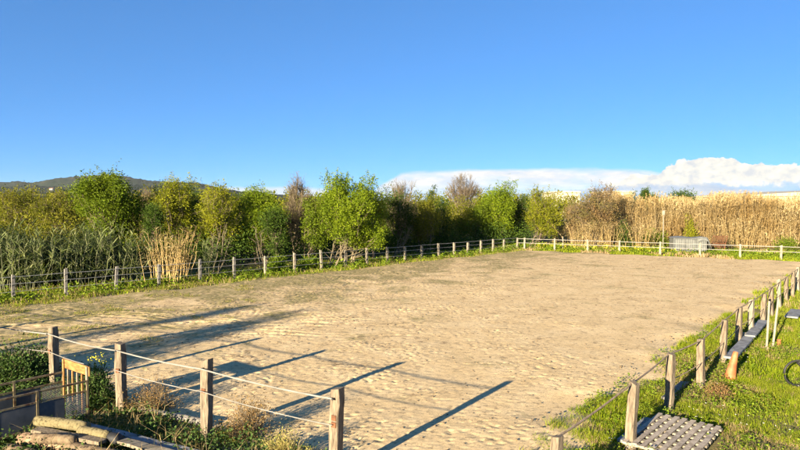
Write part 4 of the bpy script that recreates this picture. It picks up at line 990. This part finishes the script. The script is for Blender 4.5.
# flowers
fw = Acc()
X, Y = scatter_in(2600, (3, 20), (9, 26), lambda X, Y: (right_side(X, Y) > -.3) & inview(X, Y) & (nz2(X, Y, 2.1, 8) > .3), r)
n = len(X); own = np.repeat(np.arange(n), 5); az = np.tile(np.arange(5) * 1.2566, n); z = r.uniform(.06, .18, n)
leaves(fw, np.stack([X[own], Y[own], z[own]], 1), np.stack([np.cos(az), np.sin(az), .3 + 0 * az], 1), .016, .014, r)
tag(fw.build('white_flowers', M['flower_w']), 'tiny white flowers dotted over the grass of the right bank', 'flowers', kind='stuff')
fy_ = Acc()
X, Y = scatter_in(500, (13, 24), (50, 60), lambda X, Y: ((X - CORNER[0]) * fnor[0] + (Y - CORNER[1]) * fnor[1] > .3) & ((X - CORNER[0]) * fnor[0] + (Y - CORNER[1]) * fnor[1] < 4), r)
n = len(X); own = np.repeat(np.arange(n), 5); leaves(fy_, np.stack([X[own], Y[own], r.uniform(.2, .5, len(own))], 1) + r.normal(size=(len(own), 3)) * .05, rdir(len(own), r), .06, .05, r)
tag(fy_.build('yellow_flowers', M['flower_y']), 'yellow wild flowers beyond the far fence below the brown bush', 'flowers', kind='stuff')

# stones and clods on the sand
st = Acc(); X, Y = scatter_in(15000, (-20, 25), (7, 48), lambda X, Y: (poly_dist(X, Y) > .2) & inview(X, Y) & (nz2(X, Y, .7, 3) > -.3), r)
n = len(X); base = np.array([(-1, -1, 0), (1, -1, 0), (1, 1, 0), (-1, 1, 0), (-.5, -.6, 1), (.6, -.5, 1), (.5, .5, 1), (-.6, .5, 1)]) * np.array([1, 1, .9])
s = r.uniform(.006, .02, n) * (1 + .015 * Y); V = base[None] * s[:, None, None] * r.uniform(.7, 1.3, (n, 8, 1)) + np.stack([X, Y, .03 + sample(HMAP, X, Y)], 1)[:, None, :]
Fq = np.array([(4, 5, 6, 7), (0, 1, 5, 4), (1, 2, 6, 5), (2, 3, 7, 6), (3, 0, 4, 7), (3, 2, 1, 0)]); Q = (np.arange(n) * 8)[:, None, None] + Fq[None]; st.add(V, Q)
M['clod'] = solid('sand_clods', [(.35, (.07, .05, .03)), (.6, (.20, .145, .085))], 2, .95, .2)
tag(st.build('clods', M['clod']), 'small clods of earth and droppings strewn over the sand', 'clods', kind='stuff')

# ------------------------------------------------------------------ sky, sun, camera
def world():
    w = bpy.data.worlds.new('World'); sc.world = w; w.use_nodes = True; nt = w.node_tree; nt.nodes.clear()
    out = nt.nodes.new('ShaderNodeOutputWorld'); bg = nt.nodes.new('ShaderNodeBackground'); nt.links.new(bg.outputs[0], out.inputs[0])
    bg.inputs[1].default_value = SKY_STR
    sky = nt.nodes.new('ShaderNodeTexSky'); sky.sky_type = 'NISHITA'; sky.sun_disc = False; sky.sun_elevation = SUN_EL
    sky.sun_rotation = math.atan2(-SD[0], -SD[1]); sky.altitude = 50; sky.air_density = .6; sky.dust_density = 0; sky.ozone_density = 6
    gm = nt.nodes.new('ShaderNodeGamma'); gm.inputs[1].default_value = .6; nt.links.new(sky.outputs[0], gm.inputs[0])
    k = 1 / (SKY_STR * 2 ** EXPO); skyc = mix(nt, gm.outputs[0], (.180 * k, .285 * k, .375 * k), 1.0, 'MULTIPLY')
    tc = nt.nodes.new('ShaderNodeTexCoord'); sp = nt.nodes.new('ShaderNodeSeparateXYZ'); nt.links.new(tc.outputs['Generated'], sp.inputs[0])
    def mth(op, a, b=None, c=None, clamp=False):
        n = nt.nodes.new('ShaderNodeMath'); n.operation = op; n.use_clamp = clamp
        for s, v in zip(n.inputs, (a, b, c)):
            if v is None: continue
            if hasattr(v, 'node'): nt.links.new(v, s)
            else: s.default_value = v
        return n.outputs[0]
    az = mth('ARCTAN2', sp.outputs[0], sp.outputs[1]); el = mth('ARCSINE', sp.outputs[2])
    azd = mth('MULTIPLY', az, 57.2958); eld = mth('MULTIPLY', el, 57.2958)
    u = mth('DIVIDE', mth('ADD', azd, 45), 90, clamp=True)
    def curve(pts):
        fc = nt.nodes.new('ShaderNodeFloatCurve'); cu = fc.mapping.curves[0]; P = []
        for px, py in pts:
            a = math.degrees(math.atan((px - CX) / F)); e = math.degrees(math.atan((HY - py) / F * math.cos(math.radians(a))))
            P.append(((a + 45) / 90, max(0, min(1, (e + 1) / 8))))
        P = [(0, P[0][1])] + P + [(1, P[-1][1])]
        while len(cu.points) < len(P): cu.points.new(.5, .5)
        for p, q in zip(cu.points, P): p.location = q; p.handle_type = 'AUTO'
        fc.mapping.update(); nt.links.new(u, fc.inputs['Value'])
        return mth('SUBTRACT', mth('MULTIPLY', fc.outputs[0], 8), 1)
    vc = nt.nodes.new('ShaderNodeCombineXYZ'); nt.links.new(azd, vc.inputs[0]); nt.links.new(eld, vc.inputs[1])
    def nzs(scale, ms=(1, 1, 1), det=6, ro=.6, off=0):
        mp = nt.nodes.new('ShaderNodeMapping'); mp.inputs['Scale'].default_value = ms; mp.inputs['Location'].default_value = (off, off, 0); nt.links.new(vc.outputs[0], mp.inputs[0])
        n = nt.nodes.new('ShaderNodeTexNoise'); n.inputs['Scale'].default_value = scale; n.inputs['Detail'].default_value = det; n.inputs['Roughness'].default_value = ro
        nt.links.new(mp.outputs[0], n.inputs['Vector']); return n.outputs[0]
    def sstep(v, lo, hi):
        mr = nt.nodes.new('ShaderNodeMapRange'); mr.interpolation_type = 'SMOOTHSTEP'; mr.inputs[1].default_value = lo; mr.inputs[2].default_value = hi; nt.links.new(v, mr.inputs[0]); return mr.outputs[0]
    # layer A: flat sheet
    topA = curve([(200, 203), (340, 202), (365, 196), (378, 186), (392, 177.5), (410, 171), (450, 169.5), (520, 168), (600, 167.5), (640, 169), (700, 180), (800, 190)])
    nA = nzs(.35, (1, 3, 1), 5, .55, 3.0)
    dA = mth('SUBTRACT', mth('ADD', topA, mth('MULTIPLY', mth('SUBTRACT', nA, .5), .55)), eld)
    mA = sstep(dA, -.05, .42)
    nA2 = nzs(.30, (.7, 3.4, 1), 6, .6, 9.0)
    opA = mth('ADD', mth('MULTIPLY', sstep(nA2, .34, .56), .32), .66)
    mA = mth('MULTIPLY', mA, opA)
    mA = mth('MULTIPLY', mA, mth('ADD', mth('MULTIPLY', sstep(dA, 2.2, 1.0), .35), .65))
    cA = ramp(nt, nzs(.5, (.8, 3, 1), 5, .6, 1.0), [(.35, (CL * .66, CL * .76, CL * .9)), (.52, (CL * .86, CL * .87, CL * .87)), (.68, (CL * 1.0, CL * .97, CL * .91))])
    col = mix(nt, skyc, cA, mA)
    # layer B: heaped cumulus
    topB = curve([(480, 199), (540, 193), (575, 190), (600, 187), (615, 183), (628, 176), (641, 172), (652, 176), (662, 171), (668, 165), (690, 159.5), (715, 158), (734, 158.5), (741, 163), (770, 163.5), (800, 164), (900, 163), (1000, 168)])
    nB = nzs(1.1, (1, 1.2, 1), 8, .62, 5.0); nB0 = nzs(.5, (1, 1, 1), 3, .5, 2.0)
    dB = mth('SUBTRACT', mth('ADD', mth('ADD', topB, mth('MULTIPLY', mth('SUBTRACT', nB, .5), 1.3)), mth('MULTIPLY', mth('SUBTRACT', nB0, .5), .5)), eld)
    mB = sstep(dB, 0.0, .09)
    low = mth('ADD', eld, mth('MULTIPLY', mth('SUBTRACT', nB, .5), 1.8))
    base = sstep(low, 1.25, 1.75)
    shade = ramp(nt, nzs(.9, (1, 1.5, 1), 7, .6, 7.0), [(.36, (CL * .70, CL * .72, CL * .74)), (.5, (CL * .92, CL * .89, CL * .79)), (.64, (CL * 1.05, CL * 1.02, CL * .90))])
    grey = ramp(nt, nzs(.5, (.6, 3.5, 1), 6, .6, 4.0), [(.4, (CL * .36, CL * .49, CL * .68)), (.62, (CL * .6, CL * .66, CL * .74))])
    cB = mix(nt, grey, shade, base)
    mB = mth('MULTIPLY', mB, mth('ADD', mth('MULTIPLY', base, .35), .62))
    col = mix(nt, col, cB, mB)
    # streak of thin cloud low behind the left-hand trees
    topC = curve([(180, 203), (205, 194), (225, 186.5), (260, 186), (300, 186), (330, 189), (365, 200)])
    dC = mth('SUBTRACT', mth('ADD', topC, mth('MULTIPLY', mth('SUBTRACT', nA, .5), .5)), eld)
    col = mix(nt, col, (CL * .85, CL * .84, CL * .80), mth('MULTIPLY', sstep(dC, -.05, .35), .7))
    nt.links.new(col, bg.inputs[0])

def haze():
    m, nt, out = newmat('pale_air'); v = nt.nodes.new('ShaderNodeVolumePrincipled'); v.inputs['Density'].default_value = HAZE; v.inputs['Color'].default_value = (.85, .9, 1, 1); v.inputs['Anisotropy'].default_value = 0.0
    nt.links.new(v.outputs[0], out.inputs['Volume'])
    b = MB(); b.box((-600, 1700, 74), (5600, 5200, 152)); o = b.build('haze', m); tag(o, 'thin pale air softening the far hills', 'haze', kind='stuff')
HAZE = .000025
haze()
EXPO = 2.12
SKY_STR = .06
CL = 1.08 / (SKY_STR * 2 ** EXPO)
world()

sd = bpy.data.lights.new('sun', 'SUN'); sd.energy = 5.0; sd.angle = math.radians(.55); sd.color = (1.0, .84, .60)
so = bpy.data.objects.new('sun', sd); COL.objects.link(so)
dv = Vector((SD[0] * math.cos(SUN_EL), SD[1] * math.cos(SUN_EL), -math.sin(SUN_EL)))
so.rotation_euler = dv.to_track_quat('-Z', 'Y').to_euler(); so.location = (-20, -28, 12)

cd = bpy.data.cameras.new('camera'); cam = bpy.data.objects.new('camera', cd); COL.objects.link(cam)
cd.sensor_width = 36; cd.lens = 36 * F / 800; cd.clip_start = .1; cd.clip_end = 20000
cam.location = (0, 0, H); cam.rotation_euler = (math.radians(90) - math.atan((225 - HY) / F), 0, 0)
sc.camera = cam
vs = sc.view_settings; sc.display_settings.display_device = 'sRGB'; vs.view_transform = 'Standard'; vs.look = 'None'; vs.gamma = 1; vs.use_curve_mapping = False; vs.exposure = EXPO
sc.render.engine = 'CYCLES'; sc.cycles.max_bounces = 6; sc.cycles.diffuse_bounces = 3; sc.cycles.transparent_max_bounces = 4
try: sc.cycles.use_denoising = True
except Exception: pass
